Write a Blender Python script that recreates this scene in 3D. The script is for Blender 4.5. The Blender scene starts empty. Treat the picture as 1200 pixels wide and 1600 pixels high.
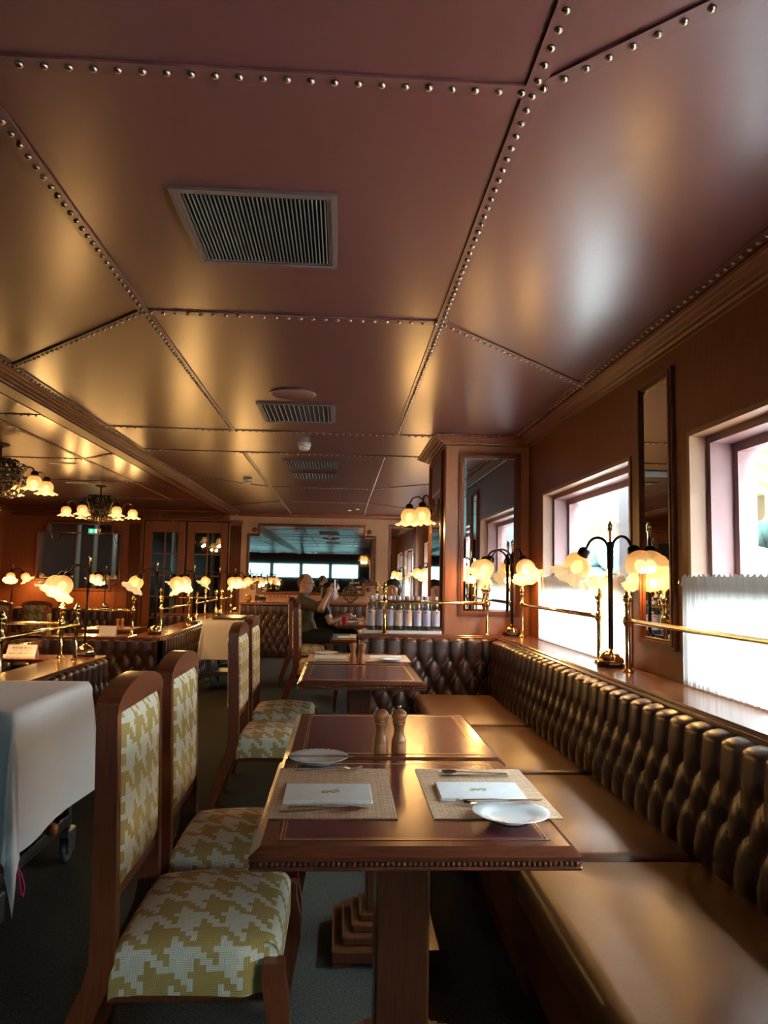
import bpy, bmesh, math, random
import numpy as np
from mathutils import Vector, Matrix
random.seed(7)
PI = math.pi
scene = bpy.context.scene
COL = scene.collection

# ------------------------------------------------------------------ camera
HC = 1.31
F_PX = 1155.0
yaw = math.atan(65 / F_PX); pitch = math.atan(103 / F_PX); roll = 0.0197
fw = Vector((math.sin(yaw) * math.cos(pitch), math.cos(yaw) * math.cos(pitch), math.sin(pitch)))
rt = Vector((math.cos(yaw), -math.sin(yaw), 0)); up = rt.cross(fw)
r2 = rt * math.cos(roll) + up * math.sin(roll)
u2 = up * math.cos(roll) - rt * math.sin(roll)
cam_d = bpy.data.cameras.new('camera')
cam = bpy.data.objects.new('camera', cam_d); COL.objects.link(cam)
M = Matrix((r2, u2, -fw)).transposed().to_4x4(); M.translation = (0, 0, HC)
cam.matrix_world = M
cam_d.sensor_fit = 'VERTICAL'; cam_d.sensor_height = 36; cam_d.lens = 36 * F_PX / 1600
cam_d.clip_start = 0.05; cam_d.clip_end = 200
scene.camera = cam

# ------------------------------------------------------------------ world, daylight, exposure
w = bpy.data.worlds.new('sky'); scene.world = w; w.use_nodes = True
bg = w.node_tree.nodes['Background']
bg.inputs[0].default_value = (0.80, 0.93, 1.0, 1); bg.inputs[1].default_value = 84.0
vs = scene.view_settings
vs.view_transform = 'Standard'; vs.look = 'None'; vs.gamma = 1; vs.use_curve_mapping = False
vs.exposure = 0.25

RW = 1.5                       # right wall plane
FW = 13.6                      # far wall plane
LW = -6.05                     # left wall plane
BW = -9.0                      # back wall plane
CZ = 2.45                      # ceiling
LOW = -0.19                    # sunken floor on the left
WINS = [(-0.91, 0.78), (1.42, 3.11), (3.75, 5.44), (7.45, 9.14), (9.75, 11.44), (11.95, 13.35)]
WZ0, WZ1 = 0.90, 1.97
BACKW = [(-4.75, -3.40), (-3.33, -1.98), (-1.91, -0.56), (-0.49, 0.86)]
def portal(name, loc, rot, sx, sy):
    d = bpy.data.lights.new(name, 'AREA'); d.shape = 'RECTANGLE'; d.size = sx; d.size_y = sy
    d.cycles.is_portal = True
    o = bpy.data.objects.new(name, d); COL.objects.link(o); o.location = loc; o.rotation_euler = rot
for (a, b) in WINS:
    portal('window_portal', (RW + 0.3, (a + b) / 2, 1.43), (0, PI / 2, 0), 1.15, b - a)
for (a, b) in BACKW:
    portal('window_portal', ((a + b) / 2, BW - 0.1, 1.6), (PI / 2, 0, 0), b - a, 0.75)

# ------------------------------------------------------------------ materials
def nmat(name):
    m = bpy.data.materials.new(name); m.use_nodes = True
    nt = m.node_tree
    return m, nt, nt.nodes['Principled BSDF']
def mat(name, col, rough=0.5, metal=0.0, spec=0.5, noise=0.0, nscale=30, bump=0.0, bscale=200, stretch=None, coat=0.0, col2=None, trans=0.0, ior=1.45, sheen=0.0):
    m, nt, b = nmat(name)
    b.inputs['Base Color'].default_value = (*col, 1)
    b.inputs['Roughness'].default_value = rough; b.inputs['Metallic'].default_value = metal
    b.inputs['Specular IOR Level'].default_value = spec; b.inputs['IOR'].default_value = ior
    if coat: b.inputs['Coat Weight'].default_value = coat; b.inputs['Coat Roughness'].default_value = 0.12
    if trans: b.inputs['Transmission Weight'].default_value = trans
    if sheen: b.inputs['Sheen Weight'].default_value = sheen
    if noise or bump:
        tc = nt.nodes.new('ShaderNodeTexCoord'); mp = nt.nodes.new('ShaderNodeMapping')
        nt.links.new(tc.outputs['Object'], mp.inputs[0])
        if stretch: mp.inputs['Scale'].default_value = stretch
    if noise:
        n = nt.nodes.new('ShaderNodeTexNoise'); n.inputs['Scale'].default_value = nscale; n.inputs['Detail'].default_value = 5
        nt.links.new(mp.outputs[0], n.inputs[0])
        cr = nt.nodes.new('ShaderNodeValToRGB')
        c2 = col2 or tuple(min(1, c * (1 + noise)) for c in col)
        c1 = col if col2 else tuple(c * (1 - noise) for c in col)
        cr.color_ramp.elements[0].position = 0.3; cr.color_ramp.elements[1].position = 0.7
        cr.color_ramp.elements[0].color = (*c1, 1); cr.color_ramp.elements[1].color = (*c2, 1)
        nt.links.new(n.outputs[0], cr.inputs[0]); nt.links.new(cr.outputs[0], b.inputs['Base Color'])
    if bump:
        n2 = nt.nodes.new('ShaderNodeTexNoise'); n2.inputs['Scale'].default_value = bscale; n2.inputs['Detail'].default_value = 3
        nt.links.new(mp.outputs[0], n2.inputs[0])
        bp = nt.nodes.new('ShaderNodeBump'); bp.inputs['Strength'].default_value = bump; bp.inputs['Distance'].default_value = 0.004
        nt.links.new(n2.outputs[0], bp.inputs['Height']); nt.links.new(bp.outputs[0], b.inputs['Normal'])
    return m
def emis(name, col, strength, base=None):
    m, nt, b = nmat(name)
    b.inputs['Base Color'].default_value = (*(base or col), 1)
    b.inputs['Emission Color'].default_value = (*col, 1); b.inputs['Emission Strength'].default_value = strength
    b.inputs['Roughness'].default_value = 0.4
    return m
def fabric(name, ca, cb, period, rib=True):
    """houndstooth weave from the mesh's own UVs (metres)"""
    m, nt, b = nmat(name); N = nt.nodes.new; L = nt.links.new
    uv = N('ShaderNodeUVMap'); sp = N('ShaderNodeSeparateXYZ'); L(uv.outputs[0], sp.inputs[0])
    def mth(op, a, v=None):
        k = N('ShaderNodeMath'); k.operation = op
        if isinstance(a, (int, float)): k.inputs[0].default_value = a
        else: L(a, k.inputs[0])
        if v is not None:
            if isinstance(v, (int, float)): k.inputs[1].default_value = v
            else: L(v, k.inputs[1])
        return k.outputs[0]
    i = mth('FLOOR', mth('MULTIPLY', sp.outputs[0], 8 / period)); j = mth('FLOOR', mth('MULTIPLY', sp.outputs[1], 8 / period))
    warp = mth('LESS_THAN', mth('FLOORED_MODULO', i, 8.0), 3.5); weft = mth('LESS_THAN', mth('FLOORED_MODULO', j, 8.0), 3.5)
    over = mth('LESS_THAN', mth('FLOORED_MODULO', mth('ADD', i, j), 4.0), 1.5)
    sel = mth('ADD', mth('MULTIPLY', over, warp), mth('MULTIPLY', mth('SUBTRACT', 1.0, over), weft))
    mix = N('ShaderNodeMix'); mix.data_type = 'RGBA'; L(sel, mix.inputs[0])
    mix.inputs[6].default_value = (*ca, 1); mix.inputs[7].default_value = (*cb, 1)
    ru = mth('SINE', mth('MULTIPLY', sp.outputs[0], 2 * PI * 260)); rv = mth('SINE', mth('MULTIPLY', sp.outputs[1], 2 * PI * 260))
    rib_ = mth('ADD', mth('MULTIPLY', over, ru), mth('MULTIPLY', mth('SUBTRACT', 1.0, over), rv))
    hs = mth('ADD', mth('MULTIPLY', rib_, 0.28), 0.86)
    mul = N('ShaderNodeMix'); mul.data_type = 'RGBA'; mul.blend_type = 'MULTIPLY'; mul.inputs[0].default_value = 1
    L(mix.outputs[2], mul.inputs[6])
    cmb = N('ShaderNodeCombineColor'); L(hs, cmb.inputs[0]); L(hs, cmb.inputs[1]); L(hs, cmb.inputs[2])
    L(cmb.outputs[0], mul.inputs[7]); L(mul.outputs[2], b.inputs['Base Color'])
    bp = N('ShaderNodeBump'); bp.inputs['Strength'].default_value = 0.3; bp.inputs['Distance'].default_value = 0.001
    L(rib_, bp.inputs['Height']); L(bp.outputs[0], b.inputs['Normal'])
    b.inputs['Roughness'].default_value = 0.9; b.inputs['Specular IOR Level'].default_value = 0.15
    return m
MT = {}
MT['wall'] = mat('cherry_panelling', (0.145, 0.040, 0.012), 0.45, spec=0.25, noise=1, col2=(0.205, 0.060, 0.018), nscale=9, stretch=(14, 14, 0.7))
MT['pillar'] = mat('lit_cherry_panelling', (0.235, 0.080, 0.032), 0.36, noise=1, col2=(0.31, 0.115, 0.05), nscale=9, stretch=(14, 14, 0.7), coat=0.15)  # wall cherry lightened: window light on the pillar put into the colour
MT['wallh'] = mat('cherry_moulding', (0.105, 0.028, 0.010), 0.42, spec=0.3, noise=1, col2=(0.155, 0.045, 0.016), nscale=9, stretch=(6, 0.6, 6))
MT['pale'] = mat('pale_cherry_panelling', (0.30, 0.145, 0.075), 0.38, noise=1, col2=(0.38, 0.20, 0.11), nscale=9, stretch=(14, 14, 0.7), coat=0.15)  # lighter cherry tone for the far wall
MT['dwood'] = mat('mahogany', (0.062, 0.018, 0.008), 0.30, noise=1, col2=(0.105, 0.032, 0.012), nscale=10, stretch=(12, 12, 1.0), coat=0.15)
MT['cwood'] = mat('chair_mahogany', (0.110, 0.025, 0.009), 0.28, noise=1, col2=(0.175, 0.044, 0.015), nscale=10, stretch=(12, 12, 1.0), coat=0.25)
MT['dwoodx'] = mat('mahogany_edge', (0.085, 0.022, 0.010), 0.25, noise=1, col2=(0.145, 0.040, 0.017), nscale=10, stretch=(1.5, 1.5, 20), coat=0.3)
MT['ledge'] = mat('mahogany_ledge', (0.12, 0.035, 0.015), 0.22, noise=1, col2=(0.19, 0.060, 0.025), nscale=8, stretch=(8, 1, 8), coat=0.5)
MT['ceil'] = mat('burgundy_ceiling_paint', (0.086, 0.0235, 0.0205), 0.285, spec=0.65, bump=0.06, bscale=9, stretch=(6, 1, 1))
MT['strip'] = mat('burgundy_strip_paint', (0.092, 0.027, 0.024), 0.33, spec=0.5)
MT['rivet'] = mat('aged_brass_rivet', (0.50, 0.38, 0.26), 0.30, 1.0)
MT['leather'] = mat('oxblood_leather', (0.050, 0.021, 0.015), 0.30, spec=0.6, bump=0.12, bscale=260, noise=0.2, nscale=6)
MT['seat'] = mat('brown_seat_leather', (0.185, 0.082, 0.026), 0.33, spec=0.5, bump=0.10, bscale=240, noise=0.15, nscale=4)
MT['inset'] = mat('burgundy_table_leather', (0.110, 0.024, 0.026), 0.22, spec=0.6, bump=0.03, bscale=300)
MT['gold'] = mat('gold_tooling', (0.85, 0.58, 0.25), 0.28, 1.0)
MT['brass'] = mat('polished_brass', (0.83, 0.62, 0.28), 0.14, 1.0)
MT['iron'] = mat('black_iron', (0.022, 0.018, 0.016), 0.32, 0.6)
MT['iron2'] = mat('bronze_iron', (0.10, 0.065, 0.04), 0.35, 0.85)
MT['carpet'] = mat('dark_green_carpet', (0.028, 0.030, 0.026), 0.97, spec=0.05, noise=1, col2=(0.078, 0.082, 0.072), nscale=140, bump=0.9, bscale=260)
MT['white'] = mat('white_linen', (0.88, 0.90, 0.92), 0.85, spec=0.2, bump=0.05, bscale=60)
MT['cream'] = mat('cream_linen', (0.62, 0.55, 0.45), 0.85, spec=0.2)
MT['china'] = mat('white_porcelain', (0.88, 0.90, 0.90), 0.12, spec=0.6, coat=0.3)
MT['napkin'] = mat('pale_napkin_paper', (0.86, 0.91, 0.93), 0.7, noise=0.04, nscale=40)
MT['print'] = mat('gold_print', (0.33, 0.27, 0.10), 0.5)
MT['ink'] = mat('black_ink', (0.02, 0.02, 0.02), 0.6)
MT['card'] = mat('white_card', (0.78, 0.74, 0.68), 0.7)
MT['steel'] = mat('cutlery_steel', (0.62, 0.60, 0.57), 0.16, 1.0)
MT['chrome'] = mat('galvanised_metal', (0.35, 0.38, 0.38), 0.35, 0.9)
MT['mill'] = mat('turned_beech', (0.30, 0.105, 0.030), 0.3, noise=1, col2=(0.42, 0.16, 0.05), nscale=14, stretch=(6, 6, 1), coat=0.4)
MT['silver'] = mat('silver', (0.8, 0.8, 0.8), 0.1, 1.0)
MT['mirror'] = mat('mirror_glass', (0.80, 0.82, 0.80), 0.012, 1.0)
MT['mirror_d'] = mat('dark_mirror_glass', (0.50, 0.53, 0.51), 0.02, 1.0)
MT['mauve'] = mat('mauve_window_paint', (0.18, 0.085, 0.085), 0.4)
MT['tan'] = mat('tan_reveal_wood', (0.21, 0.10, 0.055), 0.4)
MT['vent'] = mat('vent_paint', (0.085, 0.05, 0.045), 0.45)
MT['slat'] = mat('vent_slat', (0.13, 0.12, 0.11), 0.45, 0.3)
MT['dark'] = mat('dark_void', (0.006, 0.006, 0.006), 0.9)
MT['plastic'] = mat('white_plastic', (0.72, 0.70, 0.66), 0.4)
MT['rubber'] = mat('grey_rubber', (0.10, 0.11, 0.11), 0.7)
MT['tray'] = mat('dark_tray_steel', (0.10, 0.10, 0.10), 0.35, 0.7)
MT['houndf'] = fabric('gold_houndstooth', (0.74, 0.69, 0.56), (0.50, 0.35, 0.12), 0.112)
MT['houndl'] = fabric('olive_houndstooth', (0.34, 0.30, 0.18), (0.17, 0.13, 0.05), 0.14)
MT['shade'] = None
def glass(name, col, rough=0.0, mixt=0.85):
    m, nt, b = nmat(name)
    out = nt.nodes['Material Output']
    tr = nt.nodes.new('ShaderNodeBsdfTransparent'); tr.inputs[0].default_value = (*col, 1)
    gl = nt.nodes.new('ShaderNodeBsdfGlossy'); gl.inputs['Roughness'].default_value = 0.02
    mx = nt.nodes.new('ShaderNodeMixShader'); mx.inputs[0].default_value = 1 - mixt
    nt.links.new(tr.outputs[0], mx.inputs[1]); nt.links.new(gl.outputs[0], mx.inputs[2]); nt.links.new(mx.outputs[0], out.inputs[0])
    return m
MT['pane'] = glass('window_glass', (0.95, 0.98, 0.98), mixt=0.94)
MT['tinted'] = glass('teal_tinted_glass', (0.20, 0.26, 0.26), mixt=0.94)  # teal panes, tint deepened to cut daylight from behind the camera
MT['doorpane'] = glass('dim_door_glass', (0.80, 0.84, 0.82), mixt=0.86)
MT['bottle'] = glass('clear_bottle_plastic', (0.78, 0.87, 0.95), mixt=0.75)
MT['bottle_d'] = glass('blue_bottle_plastic', (0.30, 0.42, 0.55), mixt=0.7)
def translucent(name, col, mixv, transp=0.0):
    m, nt, b = nmat(name); out = nt.nodes['Material Output']; N = nt.nodes.new; L = nt.links.new
    d = N('ShaderNodeBsdfDiffuse'); d.inputs[0].default_value = (*col, 1)
    t = N('ShaderNodeBsdfTranslucent'); t.inputs[0].default_value = (*col, 1)
    mx = N('ShaderNodeMixShader'); mx.inputs[0].default_value = mixv
    L(d.outputs[0], mx.inputs[1]); L(t.outputs[0], mx.inputs[2])
    if transp:
        tr = N('ShaderNodeBsdfTransparent'); m2 = N('ShaderNodeMixShader'); m2.inputs[0].default_value = transp
        L(mx.outputs[0], m2.inputs[1]); L(tr.outputs[0], m2.inputs[2]); L(m2.outputs[0], out.inputs[0])
    else: L(mx.outputs[0], out.inputs[0])
    return m
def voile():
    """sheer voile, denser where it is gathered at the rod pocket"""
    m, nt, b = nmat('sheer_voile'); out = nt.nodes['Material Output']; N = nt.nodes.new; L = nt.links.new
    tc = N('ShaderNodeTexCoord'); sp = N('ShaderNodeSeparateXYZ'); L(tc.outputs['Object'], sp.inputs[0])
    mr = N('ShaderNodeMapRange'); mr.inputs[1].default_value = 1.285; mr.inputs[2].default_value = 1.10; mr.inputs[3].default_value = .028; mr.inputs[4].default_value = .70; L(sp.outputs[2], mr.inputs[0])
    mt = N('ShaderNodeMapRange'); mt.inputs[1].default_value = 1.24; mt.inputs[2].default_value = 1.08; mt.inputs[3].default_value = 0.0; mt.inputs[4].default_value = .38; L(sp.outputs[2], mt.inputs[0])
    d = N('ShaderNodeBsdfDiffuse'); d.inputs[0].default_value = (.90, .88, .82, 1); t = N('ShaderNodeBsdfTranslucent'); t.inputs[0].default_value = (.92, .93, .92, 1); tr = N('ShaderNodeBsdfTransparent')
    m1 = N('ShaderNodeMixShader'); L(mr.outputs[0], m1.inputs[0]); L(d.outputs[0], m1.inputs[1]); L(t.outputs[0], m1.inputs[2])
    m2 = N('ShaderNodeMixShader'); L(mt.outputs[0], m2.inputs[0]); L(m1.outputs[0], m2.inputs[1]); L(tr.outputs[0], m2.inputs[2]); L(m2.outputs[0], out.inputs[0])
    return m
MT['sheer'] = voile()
def shade_mat(name, top, rim, st, transp):
    """frosted glass, amber at the neck and paler at the ruffled rim, lit from inside"""
    m, nt, b = nmat(name); N = nt.nodes.new; L = nt.links.new; out = nt.nodes['Material Output']
    tc = N('ShaderNodeTexCoord'); sp = N('ShaderNodeSeparateXYZ'); L(tc.outputs['Object'], sp.inputs[0])
    mr = N('ShaderNodeMapRange'); mr.inputs[1].default_value = 0.0; mr.inputs[2].default_value = -.12; L(sp.outputs[2], mr.inputs[0])
    mx = N('ShaderNodeMix'); mx.data_type = 'RGBA'; L(mr.outputs[0], mx.inputs[0]); mx.inputs[6].default_value = (*top, 1); mx.inputs[7].default_value = (*rim, 1)
    b.inputs['Base Color'].default_value = (0.40, 0.27, 0.14, 1); b.inputs['Roughness'].default_value = 0.35
    L(mx.outputs[2], b.inputs['Emission Color']); b.inputs['Emission Strength'].default_value = st
    tr = N('ShaderNodeBsdfTransparent'); tr.inputs[0].default_value = (1, .85, .6, 1)
    ms = N('ShaderNodeMixShader'); ms.inputs[0].default_value = transp; L(b.outputs[0], ms.inputs[1]); L(tr.outputs[0], ms.inputs[2]); L(ms.outputs[0], out.inputs[0])
    return m
MT['shade'] = shade_mat('frosted_amber_glass', (1.0, 0.34, 0.05), (1.0, 0.70, 0.32), 0.66, 0.12)
MT['shade_pale'] = shade_mat('frosted_pale_glass', (1.0, 0.80, 0.48), (1.0, 0.80, 0.48), 0.3, 0.0)
MT['bulb'] = emis('warm_bulb', (1.0, 0.70, 0.30), 9)

# ------------------------------------------------------------------ mesh helpers
class MB:
    def __init__(s): s.v = []; s.f = []; s.sm = []; s.uv = {}; s.mi = []; s.cmi = 0
    def add(s, vs_, fs, smooth=False):
        o = len(s.v); s.v += [tuple(p) for p in vs_]
        for f in fs: s.f.append(tuple(i + o for i in f)); s.sm.append(smooth); s.mi.append(s.cmi)
        return s
    def box(s, x0, x1, y0, y1, z0, z1, c=0.0):
        if x1 < x0: x0, x1 = x1, x0
        if y1 < y0: y0, y1 = y1, y0
        if z1 < z0: z0, z1 = z1, z0
        if c <= 0:
            v = [(x, y, z) for x in (x0, x1) for y in (y0, y1) for z in (z0, z1)]
            return s.add(v, [(0, 1, 3, 2), (4, 6, 7, 5), (0, 4, 5, 1), (2, 3, 7, 6), (0, 2, 6, 4), (1, 5, 7, 3)])
        c = min(c, (x1 - x0) * .49, (y1 - y0) * .49, (z1 - z0) * .49)
        X, Y, Z = (x0, x1), (y0, y1), (z0, z1); v = []; idx = {}
        for i in (0, 1):
            for j in (0, 1):
                for k in (0, 1):
                    a = (X[i], Y[j], Z[k]); sx = c if i == 0 else -c; sy = c if j == 0 else -c; sz = c if k == 0 else -c
                    idx[i, j, k, 0] = len(v); v.append((a[0], a[1] + sy, a[2] + sz))
                    idx[i, j, k, 1] = len(v); v.append((a[0] + sx, a[1], a[2] + sz))
                    idx[i, j, k, 2] = len(v); v.append((a[0] + sx, a[1] + sy, a[2]))
        f = []
        for i in (0, 1): f.append([idx[i, j, k, 0] for j, k in ((0, 0), (0, 1), (1, 1), (1, 0))])
        for j in (0, 1): f.append([idx[i, j, k, 1] for i, k in ((0, 0), (1, 0), (1, 1), (0, 1))])
        for k in (0, 1): f.append([idx[i, j, k, 2] for i, j in ((0, 0), (0, 1), (1, 1), (1, 0))])
        for j in (0, 1):
            for k in (0, 1): f.append([idx[0, j, k, 1], idx[1, j, k, 1], idx[1, j, k, 2], idx[0, j, k, 2]])
        for i in (0, 1):
            for k in (0, 1): f.append([idx[i, 0, k, 0], idx[i, 1, k, 0], idx[i, 1, k, 2], idx[i, 0, k, 2]])
        for i in (0, 1):
            for j in (0, 1): f.append([idx[i, j, 0, 0], idx[i, j, 1, 0], idx[i, j, 1, 1], idx[i, j, 0, 1]])
        for i in (0, 1):
            for j in (0, 1):
                for k in (0, 1): f.append([idx[i, j, k, 0], idx[i, j, k, 1], idx[i, j, k, 2]])
        return s.add(v, f)
    def frame(s, p0, p1):
        d = (Vector(p1) - Vector(p0)).normalized(); a = Vector((0, 0, 1)) if abs(d.z) < .9 else Vector((1, 0, 0))
        x = a.cross(d).normalized(); return x, d.cross(x)
    def tube(s, pts, r, n=10, cap=True, closed=False):
        pts = [Vector(p) for p in pts]; rs = r if isinstance(r, (list, tuple)) else [r] * len(pts)
        o = len(s.v); m = len(pts); prev = None; vs_ = []
        for i, p in enumerate(pts):
            if closed: d = pts[(i + 1) % m] - pts[i - 1]
            else: d = pts[min(i + 1, m - 1)] - pts[max(i - 1, 0)]
            d.normalize()
            if prev is None:
                a = Vector((0, 0, 1)) if abs(d.z) < .9 else Vector((1, 0, 0)); x = a.cross(d).normalized()
            else: x = (prev - d * prev.dot(d)).normalized()
            prev = x; y = d.cross(x)
            for k in range(n):
                t = 2 * PI * k / n; vs_.append(p + (x * math.cos(t) + y * math.sin(t)) * rs[i])
        fs = []
        for i in range(m if closed else m - 1):
            i2 = (i + 1) % m
            for k in range(n): fs.append((i * n + k, i * n + (k + 1) % n, i2 * n + (k + 1) % n, i2 * n + k))
        s.add(vs_, fs, True)
        if cap and not closed:
            s.f.append(tuple(o + k for k in range(n))[::-1]); s.sm.append(False); s.mi.append(s.cmi)
            s.f.append(tuple(o + (m - 1) * n + k for k in range(n))); s.sm.append(False); s.mi.append(s.cmi)
        return s
    def cyl(s, p0, p1, r0, r1=None, n=16): return s.tube([p0, p1], [r0, r0 if r1 is None else r1], n)
    def lathe(s, prof, n=24, c=(0, 0, 0), fn=None, close=True):
        """prof: (r, z) list; fn(r,z,theta,i)->(x,y,z)"""
        vs_ = []; m = len(prof)
        for i, (r, z) in enumerate(prof):
            for k in range(n):
                t = 2 * PI * k / n
                p = fn(r, z, t, i) if fn else (r * math.cos(t), r * math.sin(t), z)
                vs_.append((p[0] + c[0], p[1] + c[1], p[2] + c[2]))
        fs = [(i * n + k, i * n + (k + 1) % n, (i + 1) * n + (k + 1) % n, (i + 1) * n + k) for i in range(m - 1) for k in range(n)]
        o = len(s.v); s.add(vs_, fs, True)
        if close:
            for i in (0, m - 1):
                if prof[i][0] > 1e-4:
                    s.f.append(tuple(o + i * n + k for k in range(n))); s.sm.append(False); s.mi.append(s.cmi)
        return s
    def sphere(s, c, r, n=12, sc=(1, 1, 1)):
        pr = [(math.sin(PI * i / n) * r + (1e-5 if i in (0, n) else 0), -math.cos(PI * i / n) * r) for i in range(n + 1)]
        return s.lathe(pr, n + 4, c, lambda a, z, t, i: (a * math.cos(t) * sc[0], a * math.sin(t) * sc[1], z * sc[2]))
    def poly(s, pts, d):
        """flat polygon extruded by vector d"""
        n = len(pts); d = Vector(d); a = [Vector(p) for p in pts]
        return s.add(a + [p + d for p in a], [tuple(range(n))[::-1], tuple(range(n, 2 * n))] + [(i, (i + 1) % n, n + (i + 1) % n, n + i) for i in range(n)])
    def sweep(s, pts, ws, axis_u, axis_v):
        """rectangular section (half sizes ws[i]=(a,b)) along pts, section axes fixed"""
        u = Vector(axis_u); v = Vector(axis_v); vs_ = []
        for p, (a, b) in zip(pts, ws):
            p = Vector(p); vs_ += [p + u * a + v * b, p - u * a + v * b, p - u * a - v * b, p + u * a - v * b]
        m = len(pts); fs = [(i * 4 + k, i * 4 + (k + 1) % 4, i * 4 + 4 + (k + 1) % 4, i * 4 + 4 + k) for i in range(m - 1) for k in range(4)]
        fs += [(3, 2, 1, 0), tuple((m - 1) * 4 + k for k in range(4))]
        return s.add(vs_, fs)
    def grid(s, P, smooth=True, uv=None):
        """P[i][j] -> point"""
        a = len(P); b = len(P[0]); o = len(s.v)
        s.add([p for r in P for p in r], [(i * b + j, i * b + j + 1, (i + 1) * b + j + 1, (i + 1) * b + j) for i in range(a - 1) for j in range(b - 1)], smooth)
        if uv:
            for i in range(a):
                for j in range(b): s.uv[o + i * b + j] = uv[i][j]
        return s
    def mesh(s, name, mats):
        me = bpy.data.meshes.new(name); me.from_pydata(s.v, [], s.f); me.polygons.foreach_set('use_smooth', s.sm)
        for m in (mats if isinstance(mats, (list, tuple)) else [mats]): me.materials.append(m)
        if any(s.mi): me.polygons.foreach_set('material_index', s.mi)
        if s.uv:
            ul = me.uv_layers.new(name='UVMap')
            for l in me.loops: ul.data[l.index].uv = s.uv.get(l.vertex_index, (0, 0))
        me.update(); bm = bmesh.new(); bm.from_mesh(me); bmesh.ops.recalc_face_normals(bm, faces=bm.faces); bm.to_mesh(me); bm.free()
        return me
    def build(s, name, m, parent=None, loc=None, rot=None):
        return link(name, s.mesh(name, m), parent, loc, rot)
def link(name, me, parent=None, loc=None, rot=None):
    o = bpy.data.objects.new(name, me); COL.objects.link(o)
    if parent: o.parent = parent
    if loc: o.location = loc
    if rot is not None: o.rotation_euler = rot if isinstance(rot, (tuple, list)) else (0, 0, rot)
    return o
def tag(o, label=None, cat=None, group=None, kind=None):
    if label: o['label'] = label
    if cat: o['category'] = cat
    if group: o['group'] = group
    if kind: o['kind'] = kind
    return o
def thing(name, label, cat, loc=(0, 0, 0), rz=0.0, group=None):
    o = bpy.data.objects.new(name, None); COL.objects.link(o); o.empty_display_size = 0.1
    o.location = loc; o.rotation_euler = (0, 0, rz)
    return tag(o, label, cat, group)
def copy_tree(o, parent=None):
    c = o.copy(); COL.objects.link(c); c.parent = parent
    for ch in list(o.children): copy_tree(ch, c)
    return c
def place(root, loc, rz, label, group=None):
    root.location = loc; root.rotation_euler = (0, 0, rz); tag(root, label, None, group); return root
def arc(c, r, a0, a1, n, plane='xz'):
    out = []
    for i in range(n + 1):
        t = a0 + (a1 - a0) * i / n; u, v = r * math.cos(t), r * math.sin(t)
        out.append((c[0] + u, c[1], c[2] + v) if plane == 'xz' else (c[0] + u, c[1] + v, c[2]))
    return out
def struct(o): o['kind'] = 'structure'; return o

# ================================================================== SETTING
# ---- floors
mb = MB().box(-1.72, RW + 0.3, BW - 0.3, FW + 0.3, -0.30, 0.0)
struct(mb.build('floor', MT['carpet']))
mb = MB().box(LW - 0.3, -1.72, BW - 0.3, FW + 0.3, -0.42, LOW)
struct(mb.build('floor_sunken', MT['carpet']))

# ---- right wall with windows
mb = MB(); ys = [BW - 0.3]
for a, b in WINS: ys += [a, b]
ys += [FW + 0.3]
for i in range(0, len(ys), 2): mb.box(RW, RW + 0.28, ys[i], ys[i + 1], 0, CZ)
for a, b in WINS:
    mb.box(RW, RW + 0.28, a, b, 0, WZ0 - 0.02); mb.box(RW, RW + 0.28, a, b, WZ1, CZ)
wall_right = struct(mb.build('wall_right', MT['wall']))
for n, (a, b) in enumerate(WINS):
    win = thing('window_%d' % (n + 1), None, None); win['kind'] = 'structure'
    def surround(x0, x1, t, m, nm):
        q = MB()
        q.box(x0, x1, a, a + t, WZ0, WZ1); q.box(x0, x1, b - t, b, WZ0, WZ1); q.box(x0, x1, a + t, b - t, WZ1 - t, WZ1); q.box(x0, x1, a + t, b - t, WZ0 - 0.02, WZ0 + t * .6)
        q.build(nm, m, win)
    surround(RW - 0.006, RW + 0.07, 0.022, MT['tan'], 'reveal')
    surround(RW + 0.07, RW + 0.17, 0.055, MT['mauve'], 'outer_frame')
    surround(RW + 0.17, RW + 0.25, 0.095, MT['mauve'], 'sash')
    MB().box(RW + 0.208, RW + 0.214, a + 0.09, b - 0.09, WZ0 + 0.05, WZ1 - 0.09).build('pane', MT['pane'], win)
# ---- far wall with openings for the internal window and the glazed doors
mb = MB(); DOOR = (-3.58, -2.05); LWIN = (-5.43, -3.99)
z0 = LOW
for x0, x1, a, b in [(LW - .3, LWIN[0], z0, CZ), (LWIN[0], LWIN[1], z0, 1.02), (LWIN[0], LWIN[1], 2.17, CZ), (LWIN[1], DOOR[0], z0, CZ), (DOOR[0], DOOR[1], 2.28, CZ)]:
    mb.box(x0, x1, FW, FW + 0.2, a, b)
struct(mb.build('wall_far_left', MT['wall']))
mb = MB().box(DOOR[1], RW + .3, FW, FW + .2, LOW, CZ)
struct(mb.build('wall_far', MT['pale']))
# dim corridor behind the glass
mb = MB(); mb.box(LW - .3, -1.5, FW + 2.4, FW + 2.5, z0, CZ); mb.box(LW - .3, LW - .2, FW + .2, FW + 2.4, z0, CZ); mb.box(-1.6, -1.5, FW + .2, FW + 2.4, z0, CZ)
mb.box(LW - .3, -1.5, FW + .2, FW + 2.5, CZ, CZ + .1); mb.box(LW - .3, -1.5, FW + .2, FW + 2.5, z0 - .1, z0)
struct(mb.build('wall_corridor', mat('dim_corridor_paint', (0.02, 0.02, 0.018), 0.7)))
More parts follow.
